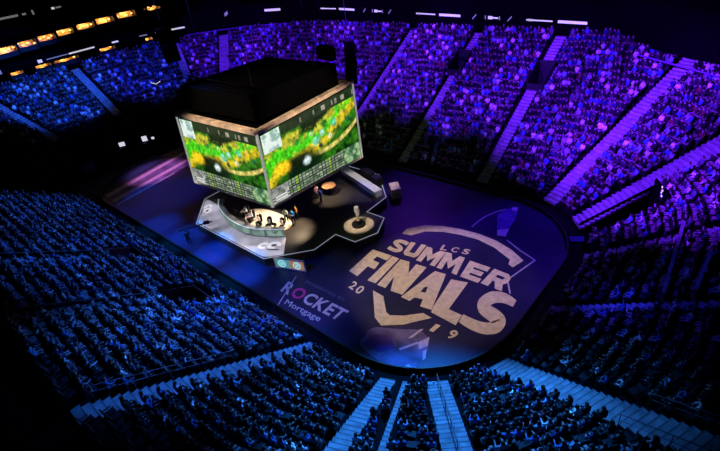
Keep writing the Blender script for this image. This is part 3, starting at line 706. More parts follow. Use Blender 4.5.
def monitor(loc, rz, label):
    r = empty('monitor', loc, label, 'monitor', None, rz)
    b = MB(); b.box((0, .0, .33), (.58, .04, .35)); b.build('housing', M['black'], r)
    b = MB(); b.box((0, -.024, .33), (.54, .006, .31)); b.build('screen', M['teal'], r)
    b = MB(); b.bar((0, .03, 0), (0, .03, .25), .05); b.box((0, .03, .01), (.24, .18, .02)); b.build('stand', M['black'], r)
ords = ['leftmost', 'second from the left', 'middle', 'second from the right', 'rightmost']
shirts = [(.75, .75, .8), (.60, .62, .70), (.8, .8, .82), (.7, .7, .75), (.65, .65, .7)]
rg = MB(); rg.prism([(2.0 + 3.5 * math.cos(k * PI / 16), -5.15 + 1.75 * math.sin(k * PI / 16) + .03 * (3.5 * math.cos(k * PI / 16)) ** 2) for k in range(32)], DZ, DZ + .02)  # flat cream oval added as the pool of light round the players
tag(rg.build('rug', M['pale_rug']), 'pale cream oval rug under the five seated players inside the curved desk', 'rug')
for i, x in enumerate((-.75, .75, 2.15, 3.55, 4.95)):
    y = [-5.6, -5.95, -6.05, -5.8, -5.2][i]; ang = [-.12, -.04, .02, .15, .3][i]
    p, rz = (x, y), PI + ang
    J, Bn = seated_joints('desk', .05, True)
    person('player', J, Bn, seated_region(.05), (*p, DZ), rz, shirts[i], f'player in a white jersey seated at the curved desk, {ords[i]} of five', 1.23, .07)
    f = Vector((-math.sin(rz), math.cos(rz)))
    chair((*p, DZ), rz, f'black chair under the {ords[i]} of the five players at the curved desk')
    q = Vector(p) + f * 1.25
    monitor((q.x, q.y, DZ + 1.06), rz, f'black monitor in front of the {ords[i]} of the five players')
def stand(loc, rz, shirt, label, arm='down', step=.12, hair=True):
    J, Bn = standing_joints(step, arm, True)
    return person('person', J, Bn, standing_region, loc, rz, shirt, label, 1.65, .07, haircol=hair)
stand((5.3, -3.9, DZ), rad(200), (.02, .33, .75), 'standing person in a bright blue shirt inside the front warm light pool', 'hold')
stand((4.9, -3.0, DZ), rad(150), (.75, .26, .06), 'standing person in an orange top just behind the one in bright blue', 'down')
stand((4.35, -4.1, DZ), rad(220), (.8, .8, .8), 'standing person in a white top left of the one in bright blue', 'down')
stand((4.7, .9, DZ), rad(120), (.05, .08, .60), 'person in a deep blue shirt by the brown host table', 'hold')
stand((3.7, 1.3, DZ), rad(250), (.75, .42, .50), 'person in a pink top beside the one in deep blue', 'down')
# host table
ht = empty('host_table', (4.1, 2.9, DZ), 'round brown host table in the second warm light pool under the cube edge', 'table')
b = MB(); b.lathe([(.06, 0), (.85, .0), (.85, .05), (.06, .06)], 20, (0, 0, .98)); b.build('tabletop', M['wood'], ht)
b = MB(); b.lathe([(.4, 0), (.4, .04), (.1, .1), (.1, .98)], 14); b.build('pedestal', M['black'], ht)
# trophy island
tp = empty('trophy_plinth', (11.7, -.55, DZ), 'low round pale ring plinth on the stage island beside the logo', 'plinth')
b = MB(); b.lathe([(1.6, 0), (1.6, .06), (1.55, .08)], 32); b.build('base_disc', M['pale_rug'], tp)
b = MB(); b.lathe([(.72, .08), (.72, .3), (.34, .32), (.34, .7)], 20); b.build('column', M['black'], tp)
tr = empty('trophy', (11.7, -.55, DZ + .7), 'tall slim silver trophy cup standing on the round plinth of the stage island', 'trophy')
b = MB(); b.lathe([(.24, 0), (.24, .08), (.10, .16), (.08, .34)], 18); b.build('foot', M['gold'], tr)
b = MB(); b.lathe([(.08, .34), (.16, .48), (.20, .85), (.25, 1.55), (.24, 1.57), (.19, .9), (.05, .5)], 18); b.build('cup', M['silver'], tr, smooth=True)
for s in (-1, 1):
    b = MB(); b.tube([(s * .18, 0, .75), (s * .34, 0, .82), (s * .38, 0, 1.1), (s * .34, 0, 1.35), (s * .23, 0, 1.38)], .025, 8); b.build('handle', M['silver'], tr)

# display panels leaning at the stage corners
def display(loc, rz, label):
    r = empty('display_panel', loc, label, 'display', None, rz)
    b = MB(); W_, H_ = 3.3, 1.25
    for a, c in (((-W_ / 2, 0, .06), (W_ / 2, 0, .06)), ((-W_ / 2, 0, H_), (W_ / 2, 0, H_)), ((-W_ / 2, 0, 0), (-W_ / 2, 0, H_)), ((W_ / 2, 0, 0), (W_ / 2, 0, H_))): b.bar(a, c, .12, .14)
    b.build('frame', M['rim'], r)
    b = MB(); b.box((-.8, 0, H_ / 2), (1.55, .07, H_ - .16)); b.build('teal_screen', M['teal'], r)
    b = MB(); b.box((.8, 0, H_ / 2), (1.6, .07, H_ - .16)); b.build('orange_screen', M['orange_screen'], r)
    for x in (-.85, .8):
        b = MB(); b.tube([(x + .38 * math.cos(k * PI / 8), -.05, H_ / 2 + .36 * math.sin(k * PI / 8)) for k in range(17)], .07, 6, cap=False)
        b.box((x, -.05, H_ / 2), (.34, .02, .30)); b.build('round_mark', M['tealring'], r)
    b = MB(); b.box((0, .35, .05), (W_, .6, .1)); b.bar((-1.2, .6, .1), (-1.2, .06, 1.0), .06); b.bar((1.2, .6, .1), (1.2, .06, 1.0), .06); b.build('base', M['black'], r)
display((9.9, -8.75, 0), rad(20), 'framed teal and orange display panel with two round marks at the front stage corner')
cs = empty('equipment_cart', (10.3, 7.4, 0), 'pinkish tan equipment cart standing off the far right stage corner', 'cart', None, rad(-42))
b = MB(); b.hexa([(-.9, -.55, .18), (.9, -.55, .18), (.9, .55, .18), (-.9, .55, .18), (-.85, -.5, 1.3), (.85, -.5, 1.3), (.85, .5, 1.3), (-.85, .5, 1.3)]); b.build('body', M['case_pink'], cs)
b = MB(); b.box((0, 0, 1.36), (1.8, 1.1, .1)); b.build('lid', M['rim'], cs)
for x in (-.7, .7):
    for y in (-.4, .4):
        b = MB(); b.tube([(x - .03, y, .09), (x + .03, y, .09)], .09, 10); b.build('wheel', M['black'], cs)

# camera operator beside the stage
stand((-3.3, -12.0, 0), rad(60), (.02, .02, .02), 'camera operator in black standing on the blue floor near the front edge', 'hold')
ct = empty('broadcast_camera', (-3.9, -11.4, 0), 'black broadcast camera on a tripod with a long boom on the blue floor', 'camera', None, rad(60))
for k in range(3):
    a = k * 2 * PI / 3 + .5; b = MB(); b.tube([(0, 0, 1.3), (.5 * math.cos(a), .5 * math.sin(a), 0)], .035, 6); b.build('leg', M['black'], ct)
b = MB(); b.bar((-1.0, .6, 1.2), (2.2, -.9, 2.1), .12); b.build('boom', M['black'], ct)
b = MB(); b.box((2.2, -.9, 2.15), (.6, .28, .32)); b.build('camera_body', M['black'], ct)
b = MB(); b.tube([(2.5, -.9, 2.15), (2.85, -.95, 2.12)], .1, 10); b.build('lens', M['steel'], ct)

# ------------------------------------------------------------------ hanging video cube
BOT = [(-6., -7.75, 5.0), (6.45, -6.72, 4.97), (7.12, 5.95, 5.0), (-5.4, 5.2, 5.0)]
TOP = [(-6., -7.25, 12.65), (6.45, -6.45, 12.42), (7.12, 5.95, 13.4), (-5.4, 5.5, 13.2)]
cube = empty('video_cube', (0, 0, 5), 'huge four-sided hanging video cube showing green game footage over the stage', 'screen')
V = Vector
def lp(a, c, t): return V(a) * (1 - t) + V(c) * t
def noise2(x, y, s=0):
    def h(i, j): q = math.sin(i * 127.1 + j * 311.7 + s * 74.7) * 43758.5453; return q - math.floor(q)
    i, j = math.floor(x), math.floor(y); fx, fy = x - i, y - j; fx, fy = fx * fx * (3 - 2 * fx), fy * fy * (3 - 2 * fy)
    return (h(i, j) * (1 - fx) + h(i + 1, j) * fx) * (1 - fy) + (h(i, j + 1) * (1 - fx) + h(i + 1, j + 1) * fx) * fy
def fbm(x, y, s=0): return .55 * noise2(x, y, s) + .3 * noise2(2.1 * x, 2.1 * y, s + 1) + .15 * noise2(4.3 * x, 4.3 * y, s + 2)
def mix(a, c, t): t = max(0, min(1, t)); return tuple(a[k] * (1 - t) + c[k] * t for k in range(3))
def sst(a, c, x): t = max(0, min(1, (x - a) / (c - a))); return t * t * (3 - 2 * t)
def footage(u, v):
    """a top-down battlefield: winding sandy lane, bright grass, dark woods, and a status bar along the bottom"""
    n = fbm(u * 9, v * 6, 3); n2 = fbm(u * 26, v * 16, 9)
    if v < .23:                                                    # status bar
        if .17 < u < .80:
            cu = (u - .17) / .63 * 17; i = int(cu); f = cu - i; r = int(v / .23 * 5.999); g = v / .23 * 6 - r
            c = (.03, .045, .03)
            if .12 < f < .88 and .15 < g < .85:
                k = noise2(i * 3.7 + .5, r * 5.3 + .5, 1)
                c = mix((.06, .08, .07), (.46, .52, .42), k * 1.2) if r % 2 == 0 else mix((.05, .10, .05), (.34, .46, .26), k)
                if i in (2, 12) and k > .35: c = (.30, .50, .06)
            return c
        if u < .17:
            if .03 < v < .055 or .075 < v < .09: return (.70, .75, .70) if u > .03 and u < .15 else (.05, .06, .05)
            return mix((.05, .07, .05), (.50, .52, .48), n2 * n2 * 2.2)
        return mix((.03, .12, .05), (.40, .60, .30), sst(.35, .75, n2))  # small map
    if v > .86 and not u < .2:                                     # score strip
        c = mix((.003, .008, .003), (.03, .06, .02), n2)
        if abs(v - .93) < .03 and noise2(u * 44, 2.5, 5) > .66: c = mix(c, (.40, .38, .30), n2 * 1.4)
        return c
    if u < .19 and v > .70:                                        # pale panel in the corner
        d = max(abs(u - .10) / .09, abs(v - .86) / .14)
        if d < .95: return mix((.30, .48, .42), (.80, .92, .86), sst(.3, .6, n2))
    lane = .36 + .40 * u + .06 * math.sin(u * 7 + .6) + .12 * (n - .5)   # sandy lane
    d = v - lane; n3 = fbm(u * 48, v * 27, 21)
    c = mix((.004, .022, .004), (.035, .17, .010), sst(.35, .65, n))     # woods and grass
    c = mix(c, (.07, .46, .015), sst(.18, .06, abs(d - .10)) * sst(.25, .6, n + .2))
    c = mix(c, (.50, .40, .02), sst(.12, .03, abs(d + .08 - .06 * u)) * sst(.30, .55, n2 + .1))
    c = mix(c, (.50, .44, .05), sst(.10, .04, abs(d - .26 + .1 * u)) * sst(.38, .6, n2) * .8)
    c = mix(c, (.62, .50, .16), sst(.045, .015, abs(v - (.33 + .25 * (u - .5) + 1.1 * (u - .72) ** 2))) * sst(.45, .6, u) * (.5 + .7 * n2))
    if u < .62 and v < .57: c = mix(c, (.004, .016, .006), sst(.80, .60, u + v * .5) * sst(.13, .26, u) * sst(.56, .46, v) * .97)
    c = mix(c, (.80, .50, .02), sst(.12, .03, math.hypot((u - .14), (v - .44) * .9)) * .95)
    for (x, y, r, q) in ((.52, .55, .055, (.20, .55, .42)), (.60, .62, .035, (.45, .70, .62)), (.40, .36, .05, (.60, .72, .70)), (.74, .68, .045, (.05, .40, .28)),
                         (.68, .52, .032, (.70, .72, .45)), (.33, .66, .035, (.02, .25, .04)), (.84, .74, .03, (.55, .40, .08)), (.56, .46, .03, (.01, .04, .05)), (.48, .68, .025, (.5, .7, .42)),
                         (.64, .72, .04, (.01, .06, .02)), (.78, .56, .035, (.02, .09, .03)), (.28, .54, .03, (.30, .55, .05)), (.90, .62, .04, (.02, .12, .05))):
        c = mix(c, q, sst(r, r * .45, math.hypot(u - x, (v - y) * .65) * (.6 + .8 * n3)) * (.55 + .6 * n2))
    return tuple(min(1., (q * (.2 + 1.7 * n3) * 1.35) ** 1.18) for q in c)
NX, NY = 170, 96
def footage_mesh(bl, br, tr_, tl, name):
    vs = []; fs = []; cols = []
    for j in range(NY + 1):
        for i in range(NX + 1):
            u, v = i / NX, j / NY; vs.append(tuple(lp(lp(bl, br, u), lp(tl, tr_, u), v)))
    for j in range(NY):
        for i in range(NX):
            a = j * (NX + 1) + i; fs.append((a, a + 1, a + NX + 2, a + NX + 1)); cols += [*FOOT[j][i], 1.]
    me = bpy.data.meshes.new(name); me.from_pydata(vs, [], fs); me.materials.append(M['footage'])
    at_ = me.attributes.new('footage', 'FLOAT_COLOR', 'FACE'); at_.data.foreach_set('color', cols)
    return me
M['footage'] = attr_mat('game_footage_screen', 'footage', 1.0, .9)
FOOT = [[footage((i + .5) / NX, (j + .5) / NY) for i in range(NX)] for j in range(NY)]
O5 = V((0, 0, 5))
names = ['left-facing screen with the same green footage', 'right-facing screen with green footage and a status bar', 'back screen', 'back screen']
for k in range(4):
    k2 = (k + 1) % 4
    a, c, d, e = V(BOT[k]) - O5, V(BOT[k2]) - O5, V(TOP[k2]) - O5, V(TOP[k]) - O5
    nrm = (c - a).cross(e - a).normalized()
    ins = lambda u, v: lp(lp(a, c, u), lp(e, d, u), v) + nrm * .03
    me = footage_mesh(ins(.012, .02), ins(.988, .02), ins(.988, .975), ins(.012, .975), 'screen')
    so = link('screen', me, cube)
    if k < 2: so['label'] = names[k]
    b = MB()
    cells = [(a, c), (c, d), (d, e), (e, a)]
    b.bar(a + nrm * .05, c + nrm * .05, .14, .16); b.build('bottom_frame', M['rim'], cube)
    b = MB(); b.bar(a + nrm * .07, e + nrm * .07, .15, .12); b.build('edge_light', M['edge_led'], cube)  # upright frame bar, self-lit in place of reflected screen light
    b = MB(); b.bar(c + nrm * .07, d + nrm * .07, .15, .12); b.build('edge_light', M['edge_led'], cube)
    b = MB(); b.bar(e + V((0, 0, .16)) - nrm * .15, d + V((0, 0, .16)) - nrm * .15, .75, .32)
    for s in range(9):
        p = lp(e, d, (s + .5) / 9); b.box(p + V((0, 0, .34)), (.2, .2, .1))
    b.build('top_beam', M['rim'], cube)
inn = lambda P, f: [((p[0] - .5) * f + .5, (p[1] + .8) * f - .8, p[2]) for p in P]
b = MB(); b.hexa([V(p) - O5 + V((0, 0, .12)) for p in inn(BOT, .985)] + [V(p) - O5 - V((0, 0, .05)) for p in inn(TOP, .985)]); b.build('inner_body', M['matte'], cube)
b = MB(); b.prism([(-5.2, -6.3), (5.6, -5.6), (6.1, 5.0), (-4.6, 4.6)], 8.2, 10.6); b.build('upper_body', M['matte'], cube)
for x, y in ((-3.5, -4), (4, -4), (4.5, 3.5), (-3.5, 3.5)):
    b = MB(); b.tube([(x, y, 10.6), (x * .9, y * .9, 30)], .04, 6); b.build('hanging_cable', M['black'], cube)
b = MB()
for k in range(10):
    b.bar((-5 + k * 1.1, -5.2, 10.6), (-4.45 + k * 1.1, -5.2, 11.3), .06)
b.bar((-5, -5.2, 11.3), (6, -5.2, 11.3), .1); b.bar((-5, -5.2, 10.65), (6, -5.2, 10.65), .1); b.build('lighting_truss', M['matte'], cube)

# hanging loudspeaker columns
def line_array(loc, rz, n, label, tilt=.05, w=1.5, h=.42):
    r = empty('line_array', loc, label, 'loudspeaker', None, rz)
    b = MB(); b.box((0, 0, .1), (w * .9, .7, .14)); b.tube([(0, 0, .15), (0, 0, 14)], .03, 6); b.build('hanging_frame', M['black'], r)
    y, z, a = 0., 0., 0.
    for k in range(n):
        b = MB(); b.box((0, y, z - h / 2), (w, .8, h * .94), mtx=Matrix.Rotation(-a, 3, 'X')); b.build('cabinet', M['matte'], r)
        y -= math.sin(a) * h; z -= math.cos(a) * h; a += tilt
line_array((6.1, 7.3, 17.2), rad(-30), 10, 'black hanging loudspeaker column above the right end of the cube', .02)
line_array((-29.5, 6.0, 17.5), rad(70), 11, 'black hanging loudspeaker column against the far left corner seats', .03, 2.2)
line_array((2.3, 7.5, 16.3), rad(-10), 3, 'short black hanging loudspeaker block behind the cube top', .02, 2.6)

# curved lights hanging over the left end
for (p, q, lab) in (((-26.5, .2, 11.8), (-25.0, .9, 11.9), 'tiny crossed white light left of the cube, lower left of the speaker column'), ((-20.0, 1.0, 11.7), (-17.6, 1.3, 11.6), 'tiny curved grey light bar above the left end of the cube')):
    b = MB(); mid = ((p[0] + q[0]) / 2, (p[1] + q[1]) / 2, p[2] - .25); b.tube([p, mid, q], .05, 6); o = b.build('light_bar', M['ribbon_dim'] if 'curved' in lab else M['white_lamp']); tag(o, lab, 'light')

# ------------------------------------------------------------------ backstage at the left end
def prod_desk(loc, rz, label, k):
    r = empty('production_desk', loc, label, 'desk', None, rz)
    b = MB(); b.box((0, 0, .75), (3.2, .8, .06)); b.build('tabletop', M['black'], r)
    for x in (-1.5, 1.5):
        q = MB(); q.box((x, 0, .36), (.08, .7, .72)); q.build('leg', M['black'], r)
    return r
def work_screen(loc, rz, label, w=.9, h=.7):
    r = empty('work_monitor', loc, label, 'monitor', None, rz)
    b = MB(); b.box((0, 0, h / 2 + .12), (w, .06, h)); b.build('housing', M['black'], r)
    b = MB(); b.box((0, -.034, h / 2 + .12), (w * .92, .01, h * .88)); b.build('screen', M['white_lamp'], r)
    b = MB(); b.bar((0, .02, 0), (0, .02, .2), .08); b.build('stand', M['black'], r)
prod_desk((-38.6, -2.6, 0), rad(95), 'dark production desk nearer the left edge, in the black backstage area', 0)
prod_desk((-36.6, 1.0, 0), rad(95), 'dark production desk nearer the cube, in the black backstage area', 1)
work_screen((-38.5, -2.9, .78), rad(60), 'white glowing monitor on the left backstage desk', 1.0, .8)
work_screen((-36.6, .2, .78), rad(60), 'white glowing monitor on the backstage desk nearer the cube', .9, 1.0)
work_screen((-36.2, 1.4, .78), rad(60), 'small glowing monitor at the far end of the backstage desk nearer the cube', .5, .45)
b = MB(); b.box((0, 0, .55), (.5, 1.8, 1.1)); o = b.build('equipment_case', M['blue_cloth'], None, (-36.6, -9.6, 0)); tag(o, 'pale blue equipment case standing at the left floor corner', 'case')
b = MB(); b.flat([(-25.6, -12.4), (-29., -.5), (-31.5, -1.), (-32.5, -12.), (-31.8, -15.6), (-26.5, -14.6)], .03); o = b.build('carpet', M['blue_cloth']); tag(o, 'blue-lit carpet strip off the left end of the printed floor', 'carpet')

# ------------------------------------------------------------------ ribbon boards and suites round the rim
rb = empty('ribbon_board', (0, 0, 0), 'long dark ribbon board with small white marks along the far top rim', 'sign')
nodes = list(reversed(arc(HX, HY, 25, 90))) + line(HX, HY, -HX, HY, 0, 1, 2.)[1:] + arc(-HX, HY, 90, 150)[1:]
b = MB(); RO = 23.5
for i in range(len(nodes) - 1):
    p, q = at(nodes[i], RO), at(nodes[i + 1], RO); p2, q2 = at(nodes[i], RO + .4), at(nodes[i + 1], RO + .4)
    b.hexa([(*p, 11.6), (*q, 11.6), (*q2, 11.6), (*p2, 11.6), (*p, 16.2), (*q, 16.2), (*q2, 16.2), (*p2, 16.2)])
b.build('fascia', M['matte'], rb)
b = MB()
for i in range(len(nodes) - 1):
    p, q = at(nodes[i], 22.2), at(nodes[i + 1], 22.2)
    z = lambda s: 11.55 - .022 * (s[0] - 6)
    b.bar((*p, z(p)), (*q, z(q)), .10, .12)
b.build('edge_rail', M['purple_edge'], rb)
def ribz(x): return 13.45 - .033 * (x - 5)
def rib_pt(x):
    """point on the board face by its distance along the straight; past the ends it follows the corner"""
    if x > HX: a = 90 - math.degrees((x - HX) / (RC + RO)); nd = rayd(HX, HY, a)
    elif x < -HX: a = 90 + math.degrees((-HX - x) / (RC + RO)); nd = rayd(-HX, HY, a)
    else: nd = (x, HY, 0, 1)
    return at(nd, RO - .06)
def mark(x0, x1, h, mt, dz=0., slant=0.):
    p, q = rib_pt(x0), rib_pt(x1); z0, z1 = ribz(x0) + dz - slant, ribz(x1) + dz + slant
    b = MB(); b.face([(*p, z0 - h / 2), (*q, z1 - h / 2), (*q, z1 + h / 2), (*p, z0 + h / 2)]); b.build('lit_mark', M[mt], rb)
for x0 in (-27.5, -6.4, 11.8, 29.6):
    mark(x0, x0 + 3.6, .18, 'ribbon'); mark(x0 + .2, x0 + .9, .34, 'ribbon_dim')
    mark(x0 + 4.3, x0 + 8.0, .34, 'ribbon')
    mark(x0 + 10.0, x0 + 10.6, .22, 'ribbon_dim', 0, .3)
    mark(x0 + 12.0, x0 + 12.15, .5, 'ribbon_dim'); mark(x0 + 12.5, x0 + 13.2, .42, 'ribbon'); mark(x0 + 13.2, x0 + 14.1, .2, 'ribbon'); mark(x0 + 14.2, x0 + 14.35, .5, 'ribbon_dim')
    mark(x0 + 15.5, x0 + 16.1, .22, 'ribbon_dim', 0, .3)
mark(-39.5, -36.2, .42, 'ribbon'); mark(-47.5, -46.8, .6, 'ribbon_dim', 0, .2)

def on_w(y, off):      # face of the left end, bending round its far corner
    if y > HY + 6: 
        a = 180 - math.degrees((y - HY - 0) / (RC + off)); nd = rayd(-HX, HY, a)
    elif y > HY: a = 180 - math.degrees((y - HY) / (RC + off)); nd = rayd(-HX, HY, a)
    elif y < -HY: a = 180 + math.degrees((-HY - y) / (RC + off)); nd = rayd(-HX, -HY, a)
    else: nd = (-HX, y, -1, 0)
    return at(nd, off)
wl = empty('ribbon_board', (0, 0, 0), 'dark ribbon board with dashes of white light above the far left end stand', 'sign')
b = MB(); ys = [-22 + 1.5 * k for k in range(40)]
for i in range(len(ys) - 1):
    p, q, p2, q2 = on_w(ys[i], 25.4), on_w(ys[i + 1], 25.4), on_w(ys[i], 25.9), on_w(ys[i + 1], 25.9)
    b.hexa([(*p, 13.3), (*q, 13.3), (*q2, 13.3), (*p2, 13.3), (*p, 14.7), (*q, 14.7), (*q2, 14.7), (*p2, 14.7)])
b.build('fascia', M['matte'], wl)
for y0, y1, h, mt in ((-4.6, -3.9, .5, 'ribbon'), (-3.2, .4, .14, 'ribbon_dim'), (.6, 5.2, .26, 'ribbon'), (8.4, 9.6, .3, 'ribbon'), (13.5, 15.0, .2, 'ribbon_dim'), (16.5, 18.2, .25, 'ribbon_dim'), (18.6, 25.0, .3, 'ribbon'), (-11.0, -10.4, .6, 'ribbon_dim')):
    b = MB(); N_ = 4
    for k in range(N_):
        p, q = on_w(y0 + (y1 - y0) * k / N_, 25.34), on_w(y0 + (y1 - y0) * (k + 1) / N_, 25.34)
        b.face([(*p, 13.8 - h / 2), (*q, 13.8 - h / 2), (*q, 13.8 + h / 2), (*p, 13.8 + h / 2)])
    b.build('lit_mark', M[mt], wl)
uw = empty('ribbon_board', (0, 0, 0), 'topmost dark ribbon board with faint white marks in the upper left corner', 'sign')
b = MB()
for i in range(len(ys) - 1):
    p, q, p2, q2 = on_w(ys[i], 25.4), on_w(ys[i + 1], 25.4), on_w(ys[i], 25.9), on_w(ys[i + 1], 25.9)
    b.hexa([(*p, 18.4), (*q, 18.4), (*q2, 18.4), (*p2, 18.4), (*p, 23.5), (*q, 23.5), (*q2, 23.5), (*p2, 23.5)])
b.build('fascia', M['matte'], uw)
for y0, y1, h, mt in ((-9., -4.2, .32, 'ribbon_dim'), (-3.6, -3.0, .3, 'ribbon_dim'), (-2.1, -1.8, .7, 'ribbon_dim'), (1.0, 1.5, .35, 'ribbon'), (1.7, 2.6, .25, 'ribbon_dim')):
    p, q = on_w(y0, 25.34), on_w(y1, 25.34); b = MB(); b.face([(*p, 21.1 - h / 2), (*q, 21.1 - h / 2), (*q, 21.1 + h / 2), (*p, 21.1 + h / 2)]); b.build('lit_mark', M[mt], uw)

# lit suites
SUI = [(-13.5, -9.8), (-9.5, -6.4), (-6.1, -3.2), (-2.9, .0), (.3, 3.2), (3.8, 7.0), (7.3, 10.6), (11.2, 14.6)]
words = ['at the left edge of the view', 'second from the left edge', 'third from the left edge', 'fourth from the left edge', 'fifth from the left edge', 'sixth from the left edge', 'seventh from the left edge', 'last of the long warm row, nearest the cube']
def suite(y0, y1, z0, z1, label, depth=1.7, power=90., group=None, col=(1., .52, .18), n=None):
    A, B = on_w(y0, 25.9), on_w(y1, 25.9); A2, B2 = on_w(y0, 25.9 + depth), on_w(y1, 25.9 + depth)
    c = V(((A[0] + B[0]) / 2, (A[1] + B[1]) / 2, z0))
    r = empty('luxury_suite', c, label, 'suite', group)
    L_ = lambda p, z: (p[0] - c.x, p[1] - c.y, z - z0)
    b = MB(); b.face([L_(A2, z0), L_(B2, z0), L_(B2, z1), L_(A2, z1)]); b.build('back_wall', M['warm'], r)
    for P_, Q_ in ((A, A2), (B, B2)):
        b = MB(); b.bar(L_(P_, (z0 + z1) / 2), L_(Q_, (z0 + z1) / 2), .12, z1 - z0); b.build('side_wall', M['black'], r)
    b = MB(); b.face([L_(A, z0), L_(B, z0), L_(B2, z0), L_(A2, z0)]); b.build('suite_floor', M['black'], r)
    b = MB(); b.face([L_(A, z1), L_(B, z1), L_(B2, z1), L_(A2, z1)]); b.build('suite_ceiling', M['black'], r)
    b = MB(); m1, m2 = lp((*A, 0), (*A2, 0), .25), lp((*B, 0), (*B2, 0), .25); b.bar(L_(m1, z0 + .35), L_(m2, z0 + .35), .3, .7); b.build('counter', M['black'], r)
    rr = random.Random(int(y0 * 10)); 
    nl = n or rr.randint(3, 5)
    for k in range(nl):
        t = (k + .5 + rr.uniform(-.25, .25)) / nl; m1 = lp(lp((*A, 0), (*B, 0), t), lp((*A2, 0), (*B2, 0), t), rr.uniform(.5, .85))
        b = MB(); b.lathe([(.08, 0), (.22, .10), (.22, .18), (.05, .24)], 8, L_(m1, z0 + rr.uniform(.75, 1.25))); b.build('pendant_lamp', M['lampw'], r)
    l = bpy.data.lights.new('suite_glow', 'POINT'); l.energy = power; l.color = col; l.shadow_soft_size = .3
    lo = bpy.data.objects.new('suite_glow', l); COL.objects.link(lo); q = lp(lp((*A, 0), (*B, 0), .5), lp((*A2, 0), (*B2, 0), .5), .55); lo.location = (q.x, q.y, z1 - .3)
for (y0, y1), w in zip(SUI, words): suite(y0, y1, 15.4 + .06 * (y0 + 10), 17.0 + .06 * (y0 + 10), 'amber-lit suite in the upper left row, ' + w, power=170 if y0 not in (-2.9, -6.1) else 70)
suite(16.8, 19.2, 17.0, 18.1, 'small orange-lit suite set apart, right of the long warm row', power=120, col=(1., .35, .10))
for y0, y1, w in ((-9.2, -7.2, 'lower warm-lit box at the far left, just above the blue stand'), (-5.2, -2.6, 'lower warm-lit box above the blue stand, second from the left'), (-2.2, 2.2, 'lower warm-lit box above the blue stand, third and longest'), (6.0, 9.0, 'lower warm-lit box above the blue stand, fourth from the left'), (14.6, 16.0, 'lower warm-lit box at the right end, beside the loudspeaker column')):
    suite(y0, y1, 11.95, 13.15, w, power=80, col=(1., .48, .15), n=2)
b = MB()
for i in range(len(ys) - 1):
    p, q, p2, q2 = on_w(ys[i], 30), on_w(ys[i + 1], 30), on_w(ys[i], 30.5), on_w(ys[i + 1], 30.5)
    b.hexa([(*p, 0), (*q, 0), (*q2, 0), (*p2, 0), (*p, 28), (*q, 28), (*q2, 28), (*p2, 28)])
struct(b.build('wall_far_left', M['matte']))

# ------------------------------------------------------------------ the crowd
FPX, CAMP = 466.93, Vector((40.80, -28.88, 27.47))
yaw, pitch, roll = 2.367, .578, -.146
fw = Vector((math.cos(yaw) * math.cos(pitch), math.sin(yaw) * math.cos(pitch), -math.sin(pitch)))
r0 = fw.cross(Vector((0, 0, 1))).normalized(); u0 = r0.cross(fw)
rv = r0 * math.cos(roll) + u0 * math.sin(roll); uv = -r0 * math.sin(roll) + u0 * math.cos(roll)
cam = bpy.data.cameras.new('camera'); cam.sensor_width = 36; cam.lens = FPX / 720 * 36; cam.clip_end = 500
co = bpy.data.objects.new('camera', cam); COL.objects.link(co); S.camera = co
co.matrix_world = Matrix(((rv.x, uv.x, -fw.x, CAMP.x), (rv.y, uv.y, -fw.y, CAMP.y), (rv.z, uv.z, -fw.z, CAMP.z), (0, 0, 0, 1)))
def in_view(p, pad=6):
    d = Vector(p) - CAMP; z = d.dot(fw)
    if z < 1: return None
    x, y = 360 + FPX * d.dot(rv) / z, 225.5 - FPX * d.dot(uv) / z
    return (x, y, d.length) if -pad < x < 720 + pad and -pad < y < 451 + pad else None

SEAT = MB()
SEAT.hexa([(-.22, .05, .40), (.22, .05, .40), (.22, .46, .40), (-.22, .46, .40), (-.22, .05, .45), (.22, .05, .45), (.22, .46, .47), (-.22, .46, .47)])
SEAT.hexa([(-.22, -.02, .40), (.22, -.02, .40), (.22, .05, .40), (-.22, .05, .40), (-.20, -.12, .88), (.20, -.12, .88), (.20, -.07, .88), (-.20, -.07, .88)])
SEAT.box((0, .15, .2), (.08, .1, .4))
for s in (-1, 1): SEAT.hexa([(s * .23 - .02, .02, .55), (s * .23 + .02, .02, .55), (s * .23 + .02, .36, .57), (s * .23 - .02, .36, .57), (s * .23 - .02, .02, .6), (s * .23 + .02, .02, .6), (s * .23 + .02, .36, .6), (s * .23 - .02, .36, .6)])
seat_me = SEAT.mesh('arena_seat', [M['seat']])
import numpy as np
def arrays(me):
    me.calc_loop_triangles(); v = np.empty(len(me.vertices) * 3, np.float32); me.vertices.foreach_get('co', v)
    ls = [tuple(p.vertices) for p in me.polygons]; mi = [p.material_index for p in me.polygons]
    return v.reshape(-1, 3), ls, mi
POSES = []
for arm, lean in (('lap', .0), ('desk', .06), ('fold', -.03), ('lap', .10), ('up', .0)):
    J, Bn = seated_joints(arm, lean)
    POSES.append((skin_mesh('spectator', J, Bn, 1, seated_region(lean), BODYM), skin_mesh('spectator_low', J, Bn, 0, seated_region(lean), BODYM)))
hair_s = hair_mesh(1.23, .045); hair_l = hair_mesh(1.23, .045, True)
PAL = [((.012, .012, .016), 'black', 50), ((.035, .037, .045), 'dark grey', 20), ((.02, .03, .12), 'navy', 13), ((.10, .11, .15), 'grey', 9), ((.05, .15, .42), 'blue', 11),
       ((.30, .33, .40), 'pale grey', 5), ((.62, .64, .70), 'white', 7), ((.92, .94, .95), 'bright white', 5), ((.16, .03, .05), 'dark red', 2), ((.20, .40, .62), 'light blue', 8)]
PW = [p[2] for p in PAL]

